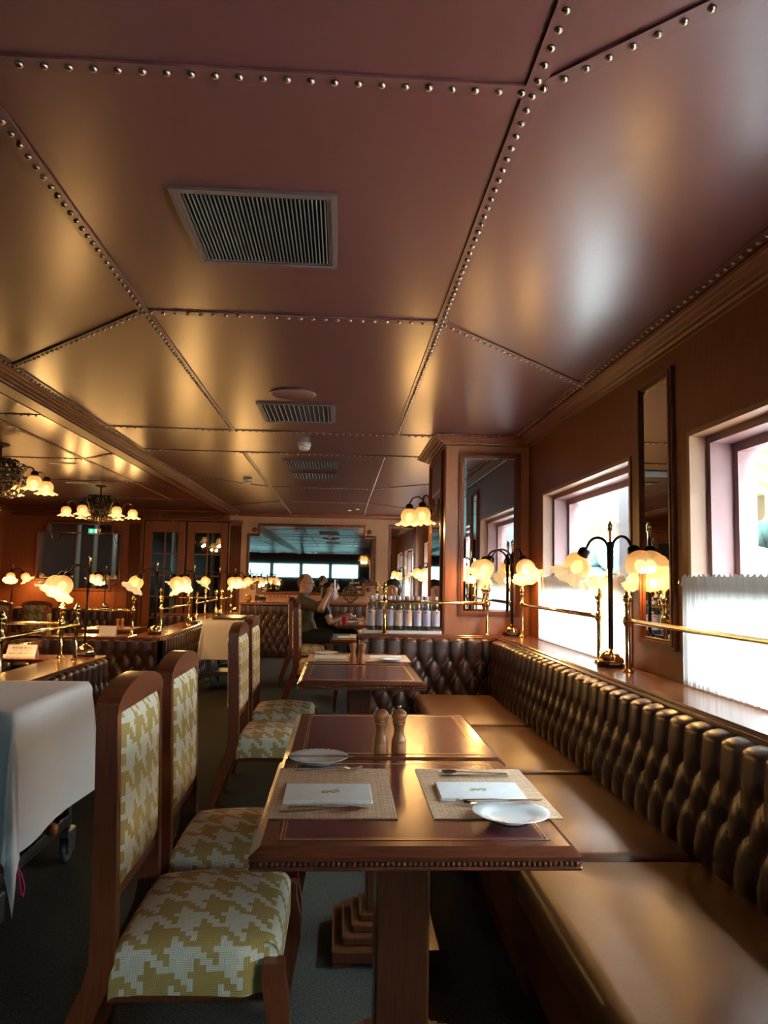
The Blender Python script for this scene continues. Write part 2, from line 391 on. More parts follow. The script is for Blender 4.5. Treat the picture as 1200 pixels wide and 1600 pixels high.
# ---- left and back wall
struct(MB().box(LW - .2, LW, BW, FW, LOW, CZ).build('wall_left', MT['wall']))
mb = MB(); xs = [LW - .2]
for a, b in BACKW: xs += [a, b]
xs += [RW]
BZ0, BZ1 = 1.22, 1.95
for i in range(0, len(xs), 2): mb.box(xs[i], xs[i + 1], BW - .2, BW, LOW, CZ)
for a, b in BACKW: mb.box(a, b, BW - .2, BW, LOW, BZ0); mb.box(a, b, BW - .2, BW, BZ1, CZ)
struct(mb.build('wall_back', MT['wall']))
for n, (a, b) in enumerate(BACKW):
    wn = thing('window_%d' % (n + 11), None, None); wn['kind'] = 'structure'
    q = MB(); t = .05
    q.box(a, a + t, BW - .16, BW + .01, BZ0, BZ1); q.box(b - t, b, BW - .16, BW + .01, BZ0, BZ1); q.box(a + t, b - t, BW - .16, BW + .01, BZ0, BZ0 + t); q.box(a + t, b - t, BW - .16, BW + .01, BZ1 - t, BZ1)
    q.build('frame', MT['mauve'], wn)
    MB().box(a + t, b - t, BW - .1, BW - .094, BZ0 + t, BZ1 - t).build('pane', MT['tinted'], wn)

# ---- ceiling: slab, painted panels, seam strips, rivets
ceil = struct(MB().box(LW - .3, RW + .3, BW - .3, FW + .3, CZ + 0.012, CZ + 0.2).build('ceiling', MT['ceil']))
XI0, XI1, XO0, XO1 = -0.885, 0.42, -1.88, 1.44
strips = []            # ((x,y),(x,y))
panels = []
def section(xo0, xi0, xi1, xo1, s0, p0, p1, s1):
    d0 = min(xi0 - xo0, p0 - s0); d1 = min(xo1 - xi1, p0 - s0); e0 = min(xi0 - xo0, s1 - p1); e1 = min(xo1 - xi1, s1 - p1)
    panels.append([(xi0, p0), (xi1, p0), (xi1, p1), (xi0, p1)])
    panels.append([(xi0, s0), (xi1, s0), (xi1, p0), (xi0, p0)]); panels.append([(xi0, p1), (xi1, p1), (xi1, s1), (xi0, s1)])
    panels.append([(xo0, p0 - d0), (xi0, p0), (xi0, p1), (xo0, p1 + e0)]); panels.append([(xi1, p0), (xo1, p0 - d1), (xo1, p1 + e1), (xi1, p1)])
    panels.append([(xo0, s0), (xi0, s0), (xi0, p0), (xo0, p0 - d0)]); panels.append([(xi1, s0), (xo1, s0), (xo1, p0 - d1), (xi1, p0)])
    panels.append([(xo0, p1 + e0), (xi0, p1), (xi0, s1), (xo0, s1)]); panels.append([(xi1, p1), (xo1, p1 + e1), (xo1, s1), (xi1, s1)])
    for x in (xi0, xi1): strips.append(((x, s0), (x, s1)))
    for y in (p0, p1): strips.append(((xi0, y), (xi1, y)))
    strips.append(((xi0, p0), (xo0, p0 - d0))); strips.append(((xi1, p0), (xo1, p0 - d1)))
    strips.append(((xi0, p1), (xo0, p1 + e0))); strips.append(((xi1, p1), (xo1, p1 + e1)))
    for y in (s0, s1): strips.append(((xo0, y), (xo1, y)))
def band(xo0, xo1, y0, y1): panels.append([(xo0, y0), (xo1, y0), (xo1, y1), (xo0, y1)])
section(XO0, XI0, XI1, XO1, -1.05, 1.61, 3.19, 5.82)
section(XO0, XI0 - .05, XI1 - .04, XO1, 6.85, 9.48, 11.3, 13.58)
band(XO0, XO1, 5.82, 6.85); band(XO0, XO1, BW, -1.05)
LX0, LX1 = -6.0, -2.02
section(LX0, -5.35, -2.62, LX1, 5.47, 7.56, 9.35, 11.45)
section(LX0, -5.35, -2.62, LX1, -1.1, 0.8, 2.4, 4.5)
band(LX0, LX1, 4.5, 5.47); band(LX0, LX1, 11.45, 13.58); band(LX0, LX1, BW, -1.1)
for p in panels:
    cx = sum(q[0] for q in p) / 4; cy = sum(q[1] for q in p) / 4
    pts = []
    for x, y in p:
        d = Vector((cx - x, cy - y)); d = d / max(d.length, 1e-6) * 0.006
        pts.append((x + d.x, y + d.y, CZ))
    MB().poly(pts, (0, 0, 0.014)).build('ceiling_panel', MT['ceil'], ceil)
rv_mesh = MB().lathe([(0.0095, 0), (0.0088, -0.0035), (0.006, -0.0068), (0.0025, -0.0082), (0.00005, -0.0085)], 10).mesh('rivet', MT['rivet'])
strips.append(((XO0 + .02, BW), (XO0 + .02, FW))); strips.append(((XO1 - .085, BW), (XO1 - .085, 5.68)))
strips.append(((XO1 - .085, 5.705), (0.72, 5.705)))
rivs = []
for si, (a, b) in enumerate(strips):
    zs_ = CZ - .0070 + .0004 * (si % 5)
    a = Vector(a); b = Vector(b); d = b - a; L = d.length; d.normalize(); n = Vector((-d.y, d.x)) * 0.0225
    st = MB().poly([(*(a + n), zs_), (*(b + n), zs_), (*(b - n), zs_), (*(a - n), zs_)], (0, 0, .010)).build('seam_strip', MT['strip'], ceil)
    k = max(1, int(L / 0.0525))
    for i in range(k):
        p = a + d * ((i + .5) * L / k); rivs.append((p, st))
def seen(p):
    v = Vector((p.x, p.y, CZ - HC)); z = v.dot(fw)
    if z < .3: return -1, 0, 0
    return F_PX / z, 600 + F_PX * v.dot(r2) / z, 800 - F_PX * v.dot(u2) / z
vis = []
for p, st in rivs:
    s_, x, y = seen(p); ok = s_ > 0 and -8 < x < 1208 and -8 < y < 1608
    vis.append((s_ if ok else -1, p, st))
vis.sort(key=lambda t: -t[0])
rest = MB()
for i, (s_, p, st) in enumerate(vis):
    if i < 300 and s_ > 0: link('rivet', rv_mesh, st, (p.x, p.y, CZ - .007))
    else: rest.lathe([(0.0095, 0), (0.0075, -0.005), (0.0001, -0.0085)], 6, (p.x, p.y, CZ - .007))
tag(rest.build('rivets', MT['rivet'], ceil), kind='stuff')

# ---- cornice mouldings
def cornice(name, pts, prof, m):
    """pts: plan polyline; prof: (offset to the left of travel, z)"""
    q = MB(); rows = []
    for i, p in enumerate(pts):
        p = Vector(p); d0 = (p - Vector(pts[i - 1])).normalized() if i else None; d1 = (Vector(pts[i + 1]) - p).normalized() if i < len(pts) - 1 else None
        d0 = d0 or d1; d1 = d1 or d0; n0 = Vector((-d0.y, d0.x)); n1 = Vector((-d1.y, d1.x)); nn = (n0 + n1); nn = nn / max(nn.length_squared, 1e-6) * 2
        rows.append([(p.x + nn.x * o, p.y + nn.y * o, z) for o, z in prof])
    q.grid(rows, smooth=False)
    return struct(q.build(name, m))
PROF = [(0.115, CZ), (0.115, CZ - .014), (0.100, CZ - .018), (0.092, CZ - .030), (0.080, CZ - .036), (0.072, CZ - .05), (0.05, CZ - .062), (0.044, CZ - .074), (0.028, CZ - .08), (0.022, CZ - .098), (0.006, CZ - .105), (0.0, CZ - .115), (-0.004, CZ - .118)]
PROF = [(o, CZ - (CZ - z) * .58) for o, z in PROF]
cornice('trim_1', [(RW, BW), (RW, 5.85), (0.82, 5.85), (0.82, 6.9), (RW, 6.9), (RW, FW), (-1.9, FW)], PROF, MT['wallh'])
# beam between the two halves of the room
struct(MB().box(-2.10, -1.99, BW, FW, CZ - .056, CZ).build('trim_2', MT['wallh']))
cornice('trim_3', [(-1.99, FW), (-1.99, BW)], PROF[:-3], MT['wallh'])
cornice('trim_4', [(-2.10, BW), (-2.10, FW)], [(o * .6, z) for o, z in PROF[:-3]], MT['wallh'])
cornice('trim_5', [(-2.1, FW), (LW, FW), (LW, BW)], [(o * 1.0, z) for o, z in PROF], MT['wallh'])

# ---- pillar
pil = thing('wall_pillar', None, None); pil['kind'] = 'structure'
MB().box(0.82, RW, 5.85, 6.9, 0, CZ, 0.004).build('shaft', MT['pillar'], pil)

# ---- framed mirrors
def mirror_rect(name, label, w_, h_, loc, rz, m='mirror', depth=0.02, t=0.04, cat='mirror', group=None):
    """local: x across, z up, facing -y; loc = centre bottom on the wall"""
    t_ = thing(name, label, cat, loc, rz, group)
    q = MB()
    for k, (a, b, y) in enumerate(((0, t * .4, depth * .7), (t * .4, t * .75, depth), (t * .75, t, depth * .5))):
        q.box(-w_ / 2 + a, -w_ / 2 + b, -y, 0, a, h_ - a); q.box(w_ / 2 - b, w_ / 2 - a, -y, 0, a, h_ - a)
        q.box(-w_ / 2 + b, w_ / 2 - b, -y, 0, a, b); q.box(-w_ / 2 + b, w_ / 2 - b, -y, 0, h_ - b, h_ - a)
    q.build('frame', MT['wallh'], t_)
    # bevelled plate
    x0, x1, a, b = -w_ / 2 + t, w_ / 2 - t, t, h_ - t; e = 0.018
    q = MB(); q.add([(x0, -.002, a), (x1, -.002, a), (x1, -.002, b), (x0, -.002, b), (x0 + e, -.005, a + e), (x1 - e, -.005, a + e), (x1 - e, -.005, b - e), (x0 + e, -.005, b - e)],
        [(0, 1, 5, 4), (1, 2, 6, 5), (2, 3, 7, 6), (3, 0, 4, 7), (4, 5, 6, 7)])
    q.build('plate', MT[m], t_)
    return t_
mirror_rect('wall_mirror', 'tall mirror in a cherry frame on the front of the pillar', 0.50, 1.31, (1.18, 5.849, 1.02), 0)
mirror_rect('wall_mirror', 'narrow tall mirror on the wall between the two windows', 0.39, 1.30, (RW - .001, 3.435, 1.01), -PI / 2)
mirror_rect('wall_mirror', 'mirror on the aisle side of the pillar behind the wall lamp', 0.86, 1.45, (0.819, 6.40, 0.92), -PI / 2)
mirror_rect('wall_mirror', 'tall narrow mirror on the far wall near the window side', 0.50, 1.36, (1.115, FW - .001, 0.92), 0)
# ---- notched mirror on the far wall and notched internal window
def notched(cx, w_, z0, z1, n):
    a, b = cx - w_ / 2, cx + w_ / 2
    return [(a + n, z0), (b - n, z0), (b - n, z0 + n), (b, z0 + n), (b, z1 - n), (b - n, z1 - n), (b - n, z1), (a + n, z1), (a + n, z1 - n), (a, z1 - n), (a, z0 + n), (a + n, z0 + n)]
def moulded_outline(q, pts, y0, d, wd):
    m = len(pts); rows = []
    for i, p in enumerate(pts):
        p = Vector(p); d0 = (p - Vector(pts[i - 1])).normalized(); d1 = (Vector(pts[(i + 1) % m]) - p).normalized()
        n0 = Vector((d0.y, -d0.x)); n1 = Vector((d1.y, -d1.x)); nn = n0 + n1; nn = nn / nn.length_squared * 2
        rows.append([(p.x + nn.x * o, y0 - y, p.y + nn.y * o) for o, y in ((0, 0), (0, d * .6), (wd * .35, d), (wd * .7, d), (wd, d * .5), (wd, 0))])
    rows.append(rows[0]); q.grid(rows, smooth=False)
fm = thing('wall_mirror', 'large wide mirror with notched corners in the middle of the far wall', 'mirror', (0, 0, 0))
pts = notched(-0.545, 2.26, 1.02, 2.21, 0.19)
MB().poly([(x, FW - .006, z) for x, z in pts], (0, .005, 0)).build('plate', MT['mirror_d'], fm)
q = MB(); moulded_outline(q, pts, FW, .03, .05); q.build('frame', MT['wallh'], fm)
for sx in (-1, 1):
    for z in (1.09, 2.14):
        MB().lathe([(0.045, 0), (0.045, -.012), (.03, -.016), (.02, -.012), (.012, -.018), (.0001, -.02)], 20, (0, 0, 0), lambda r, z_, t, i: (r * math.cos(t), z_, r * math.sin(t))).build('rosette', MT['dwood'], fm, (-0.545 + sx * 1.05, FW, z))
lw = thing('window_21', None, None); lw['kind'] = 'structure'
pts = notched((LWIN[0] + LWIN[1]) / 2, LWIN[1] - LWIN[0], 1.02, 2.17, 0.17)
MB().poly([(x, FW + .05, z) for x, z in pts], (0, .006, 0)).build('pane', MT['doorpane'], lw)
q = MB(); moulded_outline(q, pts, FW, .03, .05); q.build('frame', MT['wallh'], lw)
for x0 in (LWIN[0], LWIN[1] - .17):
    for z in (1.02, 2.0):
        bl = MB().box(x0, x0 + .17, FW - .004, FW + .1, z, z + .17).build('corner_block', MT['wall'], lw)
        MB().lathe([(0.04, 0), (0.04, -.01), (.028, -.014), (.018, -.01), (.01, -.016), (.0001, -.017)], 18, (0, 0, 0), lambda r, z_, t, i: (r * math.cos(t), z_, r * math.sin(t))).build('rosette', MT['dwood'], bl, (x0 + .085, FW - .004, z + .085))
# ---- glazed double doors
for n, (a, b) in enumerate(((-3.56, -2.83), (-2.80, -2.07))):
    d = thing('door_%d' % (n + 1), None, None); d['kind'] = 'structure'
    q = MB(); st = .13; y0, y1 = FW - .01, FW + .04; zb, zt = LOW + .005, 2.26
    q.box(a, a + st, y0, y1, zb, zt, .004); q.box(b - st, b, y0, y1, zb, zt, .004); q.box(a + st, b - st, y0, y1, 2.06, zt, .004); q.box(a + st, b - st, y0, y1, zb, .15, .004)
    q.build('leaf', MT['wall'], d)
    q = MB(); mid = (a + b) / 2; q.box(mid - .013, mid + .013, y0 + .005, y1, .15, 2.06)
    zs = [.15, .52, .90, 1.28, 1.67, 2.06]
    for z in zs[1:-1]: q.box(a + st, b - st, y0 + .006, y1 - .002, z - .013, z + .013)
    q.build('glazing_bars', MT['wall'], d)
    for i in range(5):
        for x0, x1 in ((a + st, mid - .013), (mid + .013, b - st)):
            MB().box(x0, x1, FW + .012, FW + .017, zs[i] + (.013 if i else 0), zs[i + 1] - (.013 if i < 4 else 0)).build('pane', MT['doorpane'], d)
    hx = b - .06 if n == 0 else a + .06
    MB().tube([(hx, FW - .01, .75), (hx, FW - .05, .76), (hx, FW - .05, .98), (hx, FW - .01, .99)], .009, 8).build('handle', MT['brass'], d)
# fluted pilasters and louvre above the doors
for x in (-3.73, -1.93):
    t_ = thing('wall_pilaster', None, None, (x, FW, 0)); t_['kind'] = 'structure'
    MB().box(-.1, .1, -.03, 0, LOW, 2.30).build('back_board', MT['wall'], t_)
    for i in range(6):
        xx = -.085 + i * .034
        MB().cyl((xx, -.03, LOW + .2), (xx, -.03, 2.2), .0125, n=8).build('reed', MT['dwood'], t_)
    MB().box(-.115, .115, -.05, 0, 2.22, 2.30, .006).build('capital', MT['wallh'], t_)
q = MB()
lv = thing('wall_louvre', None, None); lv['kind'] = 'structure'
for i in range(4):
    for a, b in ((-5.9, -4.6), (-4.55, -3.3), (-3.25, -2.15)):
        MB().poly([(a, FW - .11, 2.335 - i * .0 + i * .022 - .03), (b, FW - .11, 2.335 + i * .022 - .03), (b, FW - .125, 2.328 + i * .022 - .03), (a, FW - .125, 2.328 + i * .022 - .03)], (0, .05, .006)).build('slat', MT['wallh'], lv)
# corridor contents: pale columns, exit sign
for i, x in enumerate((-5.15, -4.95, -4.45, -4.0, -3.3, -2.6)):
    tag(MB().lathe([(.07, LOW), (.07, LOW + .1), (.05, LOW + .12), (.045, 2.3), (.06, 2.34), (.06, 2.45)], 14, (x, FW + 1.2 + .4 * (i % 2), 0)).build('corridor_column', MT['plastic']), 'pale round column in the corridor seen through the left glass', 'column', 'columns behind the glass')
ex = thing('exit_sign', 'green exit sign glowing behind the far left window', 'sign', (-4.66, FW + .6, 2.02))
MB().box(-.11, .11, -.02, .02, 0, .11, .006).build('housing', MT['plastic'], ex)
MB().box(-.10, .10, -.023, -.02, .008, .102).build('face', emis('green_exit_face', (0.05, 0.75, 0.45), 1.6), ex)
GW = emis('white_exit_print', (.8, 1, .9), 2.0)
MB().sphere((-.05, -.026, .083), .012, 8, (1, .2, 1)).build('figure_head', GW, ex)
MB().poly([(-.058, -.027, .068), (-.03, -.027, .062), (-.035, -.027, .04), (-.015, -.027, .02), (-.025, -.027, .014), (-.05, -.027, .036), (-.075, -.027, .018), (-.083, -.027, .026), (-.058, -.027, .046)], (0, .003, 0)).build('running_figure', GW, ex)
MB().box(.02, .075, -.027, -.024, .02, .088).build('doorway_mark', GW, ex)
# point lights; an unseen corridor fill, added at the end, brightens the columns
def point(name, loc, e, col=(1, .54, .17), r=.03, parent=None):
    d = bpy.data.lights.new(name, 'POINT'); d.energy = e * 1.25; d.color = col; d.shadow_soft_size = r
    o = bpy.data.objects.new(name, d); COL.objects.link(o); o.location = loc
    if parent: o.parent = parent
    return o
# ================================================================== UPHOLSTERY
def smooth01(t): t = max(0.0, min(1.0, t)); return t * t * (3 - 2 * t)
def tuft(length, z0, z1, du=.128, dv=.105, D=.045, top=.11, bot=.09, roll=.07, lean=0.03, step=10):
    """tufted leather face: along +x, facing -y, from z0 to z1 then rolled over the top to +y"""
    ncol = max(2, round(length / du)); du = length / ncol; H = z1 - z0
    nrow = max(2, int((H - top - bot) / dv) + 1); dv = (H - top - bot) / (nrow - 1)
    v0 = bot; vt = H - top; nu = ncol * step; rows = []
    vl = [i * H / max(8, int(H / .0095)) for i in range(max(8, int(H / .0095)) + 1)]
    def c(a): return abs(math.sin(PI * a)) ** .46
    def ct(a): return abs(math.sin(PI * a)) ** .38
    def hh(u, v):
        if v < v0:
            p = c(u / du); return D * (.25 + .75 * p) * (0.35 + .65 * smooth01(v / v0))if True else 0
        if v > vt:
            off = .5 if (nrow - 1) % 2 else 0.0
            return D * (.30 + .70 * ct(u / du + off))
        k = (v - v0) / (2 * dv); a = u / du + k; b = u / du - k
        # distance to nearest tuft point
        ca, cb = c(a), c(b)
        da = a - round(a); db = b - round(b)
        pit = 1 - math.exp(-(da * da + db * db) / .035)
        return D * (.62 * ca * cb + .38 * pit)
    def bl(u, v):
        e = .018
        return (hh(u, v - e) + 2 * hh(u, v) + hh(u, v + e)) / 4 if (abs(v - v0) < .03 or abs(v - vt) < .03) else hh(u, v)
    for v in vl: rows.append([(u_, -bl(u_, v) + lean * v / H, z0 + v) for u_ in [i * length / nu for i in range(nu + 1)]])
    off = .5 if (nrow - 1) % 2 else 0.0
    for k in range(1, 9):
        t = k / 8 * PI * .55
        row = []
        for i in range(nu + 1):
            u_ = i * length / nu; d = D * (.30 + .70 * ct(u_ / du + off))
            row.append((u_, lean + roll - (roll + d) * math.cos(t), z1 + (d * .6 + .012) * math.sin(t)))
        rows.append(row)
    return MB().grid(rows)
def tufted(parent, p, rz, length, z0, z1, **k):
    return tuft(length, z0, z1, **k).build('tufted_back', MT['leather'], parent, (p[0], p[1], 0), rz)
def soft_cushion(x0, x1, y0, y1, z0, z1, r=.05, dome=.02, n=14):
    """box cushion with rounded edges, domed top"""
    q = MB(); L = []
    def prof(t, a, b):       # t in 0..1 across the cushion from bottom edge over top to bottom edge
        return t
    nx, ny = 20, 24; P = []
    def wrap(t, a, b):
        Lw = b - a; h = z1 - z0; tot = Lw + 2 * (h)
        s = t * tot
        if s < h: return a, z0 + s
        if s < h + Lw: return a + s - h, z1
        return b, z1 - (s - h - Lw)
    for i in range(nx + 1):
        row = []
        tx = i / nx
        for j in range(ny + 1):
            ty = j / ny
            x, zx = wrap(tx, x0, x1); y, zy = wrap(ty, y0, y1)
            row.append((x, y, min(zx, zy)))
        P.append(row)
    return P
def rounded_slab(x0, x1, y0, y1, z0, z1, r, dome=0.0, n=5, seg=12):
    """superellipse-edged slab: stacked rings"""
    q = MB(); cx, cy = (x0 + x1) / 2, (y0 + y1) / 2; hx, hy = (x1 - x0) / 2, (y1 - y0) / 2
    def ring(inset, z):
        pts = []
        rr = max(r - inset * 0, .004)
        ax, ay = hx - inset, hy - inset; rc = min(rr, ax, ay)
        for (sx, sy, a0) in ((1, 1, 0), (-1, 1, PI / 2), (-1, -1, PI), (1, -1, 1.5 * PI)):
            for k in range(seg // 2 + 1):
                a = a0 + PI / 2 * k / (seg // 2)
                pts.append((cx + sx * (ax - rc) + rc * math.cos(a), cy + sy * (ay - rc) + rc * math.sin(a), z))
        return pts
    rows = [ring(r * .5, z0), ring(0.0, z0 + r * .5)]
    for k in range(n + 1):
        a = PI / 2 * k / n; rows.append(ring(r * (1 - math.cos(a)), z1 - r + r * math.sin(a)))
    m0 = min(hx, hy)
    for k in range(1, 6):
        t = k / 5; ins = r + (m0 - r - .002) * t; rows.append(ring(ins, z1 + dome * math.sin(t * PI / 2)))
    rows = [rw + [rw[0]] for rw in rows]
    q.grid(rows); n_ = len(rows[0])
    q.f.append(tuple(range(n_ - 1))); q.sm.append(True); q.mi.append(0)
    o = (len(rows) - 1) * n_; q.f.append(tuple(o + i for i in range(n_ - 1))); q.sm.append(True); q.mi.append(0)
    return q
LZ = 0.88
# ---- window banquette
bq = thing('window_banquette', 'long brown leather banquette with tufted back under the windows', 'bench')
q = MB(); q.box(0.62, 1.24, -2.0, 5.66, 0, .33); q.build('base', MT['dwood'], bq)
MB().box(0.585, 0.625, -2.0, 5.66, .13, .325, .006).build('front_board', MT['dwoodx'], bq)
seams = [-2.0, -.85, .25, 1.30, 2.35, 3.36, 4.42, 5.60]
for a, b in zip(seams, seams[1:]):
    rounded_slab(0.56, 1.20, a + .004, b - .004, .325, .455, .045, .018).build('seat_cushion', MT['seat'], bq)
tufted(bq, (1.135, 5.66), -PI / 2, 7.66, .40, .83, D=.030, roll=.075, lean=.05, top=.10, bot=.13, dv=.09, du=.118)
MB().box(1.22, 1.27, -2.0, 5.66, .33, .835).build('back_panel', MT['dwood'], bq)
# ---- transverse banquette back (towards camera) and the booth behind it
bt = thing('end_banquette', 'oxblood tufted banquette back across the end of the window booth', 'bench')
tufted(bt, (0.16, 5.70), 0, 0.985, .06, .83, D=.042, roll=.06, lean=.03, du=.123)
MB().box(0.17, 1.25, 5.735, 5.80, 0, .835).build('back_panel', MT['dwood'], bt)
tufted(bt, (0.60, 6.29), PI, .46, .06, .83, D=.042, roll=.06, lean=.03, du=.115)
MB().box(0.14, .60, 6.13, 6.22, 0, .835).build('rear_panel', MT['dwood'], bt)
rounded_slab(0.1, .62, 6.35, 6.78, .32, .455, .045, .015).build('seat_cushion', MT['seat'], bt)
MB().box(0.16, .6, 6.36, 6.76, 0, .32).build('base', MT['dwood'], bt)
tuft(.62, .02, .80, D=.03, roll=.05, du=.1, lean=.02, step=7).build('end_padding', MT['leather'], bt, (0.165, 6.26, 0), -PI / 2)
# ---- ledges
t_ = thing('window_ledge', 'polished mahogany ledge above the banquette along the windows', 'ledge')
MB().box(1.235, RW - .002, -2.0, 5.85, LZ - .04, LZ, .006).build('shelf_board', MT['ledge'], t_)
MB().box(0.15, 1.235, 5.745, 5.848, LZ - .04, LZ, .006).build('shelf_board', MT['ledge'], t_)
MB().box(0.15, 0.815, 5.848, 6.20, LZ - .04, LZ, .006).build('shelf_board', MT['ledge'], t_)
MB().box(1.215, 1.235, -2.0, 5.745, LZ - .05, LZ - .012, .006).build('nosing', MT['dwoodx'], t_)
MB().box(0.15, 1.215, 5.725, 5.745, LZ - .05, LZ - .012, .006).build('nosing', MT['dwoodx'], t_)

# ================================================================== BRASS RAILS
POST_PROF = [(.026, 0), (.028, .004), (.024, .010), (.013, .016), (.0125, .215), (.017, .222), (.022, .232), (.024, .245), (.022, .258), (.017, .268), (.0125, .274), (.0125, .318), (.016, .322), (.016, .328), (.012, .333), (.020, .340), (.0245, .352), (.022, .362), (.013, .372), (.015, .378), (.010, .388), (.004, .398), (.0001, .402)]
post_me = MB().lathe(POST_PROF, 16).mesh('post', MT['brass'])
def rail(label, a, b, z, posts=(True, True), group=None):
    """rail from a to b (plan points) on a ledge at height z; posts at the ends"""
    t_ = thing('brass_rail', label, 'rail', (a[0], a[1], z), 0, group)
    d = (b[0] - a[0], b[1] - a[1])
    MB().cyl((0, 0, .245), (d[0], d[1], .245), .0125, n=12).build('rail_bar', MT['brass'], t_)
    if posts[0]: link('post', post_me, t_, (0, 0, 0))
    if posts[1]: link('post', post_me, t_, (d[0], d[1], 0))
    return t_
GR = 'brass ledge rails'
rail('brass rail running towards the camera along the near window ledge', (1.40, 3.56), (1.40, -1.6), LZ, group=GR)
rail('brass rail across the far window between lamp and corner', (1.40, 3.96), (1.40, 5.66), LZ, group=GR)
rail('brass rail in front of the water bottles', (1.15, 5.775), (0.345, 5.775), LZ, group=GR)
rail('short brass rail behind the water bottles', (0.30, 6.14), (0.30, 6.17), LZ, (True, False), group=GR)

# ================================================================== LAMPS
def shade_mesh(nm, m, R=.098, seed=0):
    prof = [(.026, 0), (.034, -.004), (.050, -.018), (.061, -.040), (.064, -.062), (.060, -.080), (.058, -.088), (.066, -.100), (.082, -.112), (.095, -.120), (.101, -.124)]
    k = R / .101
    def fn(r, z, t, i):
        f = max(0, (i - 6) / 4.0); a = math.cos(9 * t + seed) * f; fl = math.cos(36 * t) * (.0006 + .0022 * f) * min(1, i / 4)
        rr = (r + fl + a * .003 + f * .004) * k
        return (rr * math.cos(t), rr * math.sin(t), (z + a * .0055 * f) * k)
    return MB().lathe(prof, 144, (0, 0, 0), fn, close=False).mesh(nm, m)
shade_me = shade_mesh('shade', MT['shade'], .116)
shade_sm = shade_mesh('shade', MT['shade'], .100, .5)
bulb_me = MB().sphere((0, 0, -.075), .030, 10, (1, 1, 1.25)).mesh('bulb', MT['bulb'])
socket_me = MB().lathe([(.012, .034), (.022, .030), (.031, .018), (.033, .0), (.033, -.012), (.028, -.016)], 16).mesh('socket', MT['iron'])
plinth_me = MB().lathe([(.068, 0), (.069, .012), (.066, .022), (.058, .026)], 48, (0, 0, 0), lambda r, z, t, i: (r * (1 + .06 * math.cos(6 * t)) * math.cos(t), r * (1 + .06 * math.cos(6 * t)) * math.sin(t), z)).mesh('plinth', MT['iron'])
dome_me = MB().lathe([(.062, .026), (.062, .034), (.056, .052), (.044, .068), (.028, .078), (.016, .082), (.014, .090)], 72, (0, 0, 0), lambda r, z, t, i: (r * (1 + .035 * abs(math.cos(6 * t))) * math.cos(t), r * (1 + .035 * abs(math.cos(6 * t))) * math.sin(t), z)).mesh('base_dome', MT['brass'])
pole_me = MB().cyl((0, 0, .085), (0, 0, .64), .0085, n=12).mesh('pole', MT['iron'])
finial_me = MB().lathe([(.007, .62), (.007, .695), (.012, .70), (.013, .708), (.009, .714), (.013, .722), (.010, .733), (.004, .745), (.0001, .752)], 14).mesh('finial', MT['brass'])
def arm_path(reach, h):
    pts = [(0.012, 0, .50), (.013, 0, .58)]
    r = reach / 2 - .01
    c = (.013 + r, 0, .60)
    pts += [(c[0] - r * math.cos(PI * k / 12 * .86), 0, c[2] + r * .95 * math.sin(PI * k / 12 * .86)) for k in range(13)]
    d = (Vector(pts[-1]) - Vector(pts[-2])).normalized()
    for k in range(1, 4): pts.append(tuple(Vector(pts[-1]) + d * .018))
    return pts, d
def make_lamp(name, label, loc, azs, e=5.0, group='two-armed ledge lamps', reach=.155, tilt=None, lit=True):
    t_ = thing(name, label, 'lamp', loc, 0, group)
    link('plinth', plinth_me, t_); link('base_dome', dome_me, t_); link('finial', finial_me, t_)
    for k, az in enumerate(azs):
        pts, d = arm_path(reach, 0)
        off = (math.cos(az) * .006, math.sin(az) * .006, 0)
        link('pole', pole_me, t_, off)
        am = link('arm', bpy.data.meshes['arm'] if reach == .155 and 'arm' in bpy.data.meshes else MB().tube(pts, .0075, 10).mesh('arm', MT['iron']), t_, (0, 0, 0), az)
        end = Vector(pts[-1]); ang = math.atan2(-d.z, d.x)       # d points down/outwards
        # shade axis (-z local) follows d
        rot = Vector((0, 0, -1)).rotation_difference(d).to_euler()
        sk = link('socket', socket_me, am, tuple(end), tuple(rot))
        R = Matrix.Rotation(az, 4, 'Z')
        sh = link('shade', shade_me, t_, tuple(R @ (end + d * .010)), tuple((R @ Vector((0, 0, -1)).rotation_difference(d).to_matrix().to_4x4()).to_euler()))
        link('bulb', bulb_me, sh)
        if lit: point('lamp_light', tuple(R @ (end + d * .185)), e, r=.03, parent=t_)
    return t_
LL = 0.69
make_lamp('ledge_lamp', 'two-armed lamp on the window ledge between the brass posts', (1.392, 3.765, LZ), (2.15, -1.2), 5)
make_lamp('ledge_lamp', 'two-armed lamp in the corner of the window ledge before the pillar mirror', (1.345, 5.765, LZ), (PI + .12, -1.35), 5, reach=.17)
make_lamp('ledge_lamp', 'nearest two-armed lamp on the left half wall above the folded sign', (-1.88, 5.67, LL), (PI + .35, PI + 1.0), 7, reach=.17)
make_lamp('ledge_lamp', 'two-armed lamp on the corner of the second left half wall', (-1.90, 7.80, LL), (PI - .2, -.25), 7, reach=.17)
make_lamp('ledge_lamp', 'third lamp along the aisle half wall, before the right door leaf', (-1.86, 9.55, LL), (PI + .2, -1.9), 7)
make_lamp('ledge_lamp', 'fourth lamp along the aisle half wall', (-1.88, 11.65, LL), (PI, -.3), 7)
make_lamp('ledge_lamp', 'farthest lamp of the aisle half wall beside the far mirror', (-1.82, 12.9, LL), (-1.2, .1), 7)
make_lamp('ledge_lamp', 'lamp at the far left corner before the wood wall', (-5.72, 13.30, LL), (-1.3, .1), 7)
make_lamp('ledge_lamp', 'lamp on the far ledge right of the internal window', (-4.12, 13.30, LL), (PI + .2, -1.9), 7)
make_lamp('ledge_lamp', 'lamp on the far window ledge, seen beside the pillar edge', (1.37, 11.2, LZ), (PI, PI + 1.0), 7)

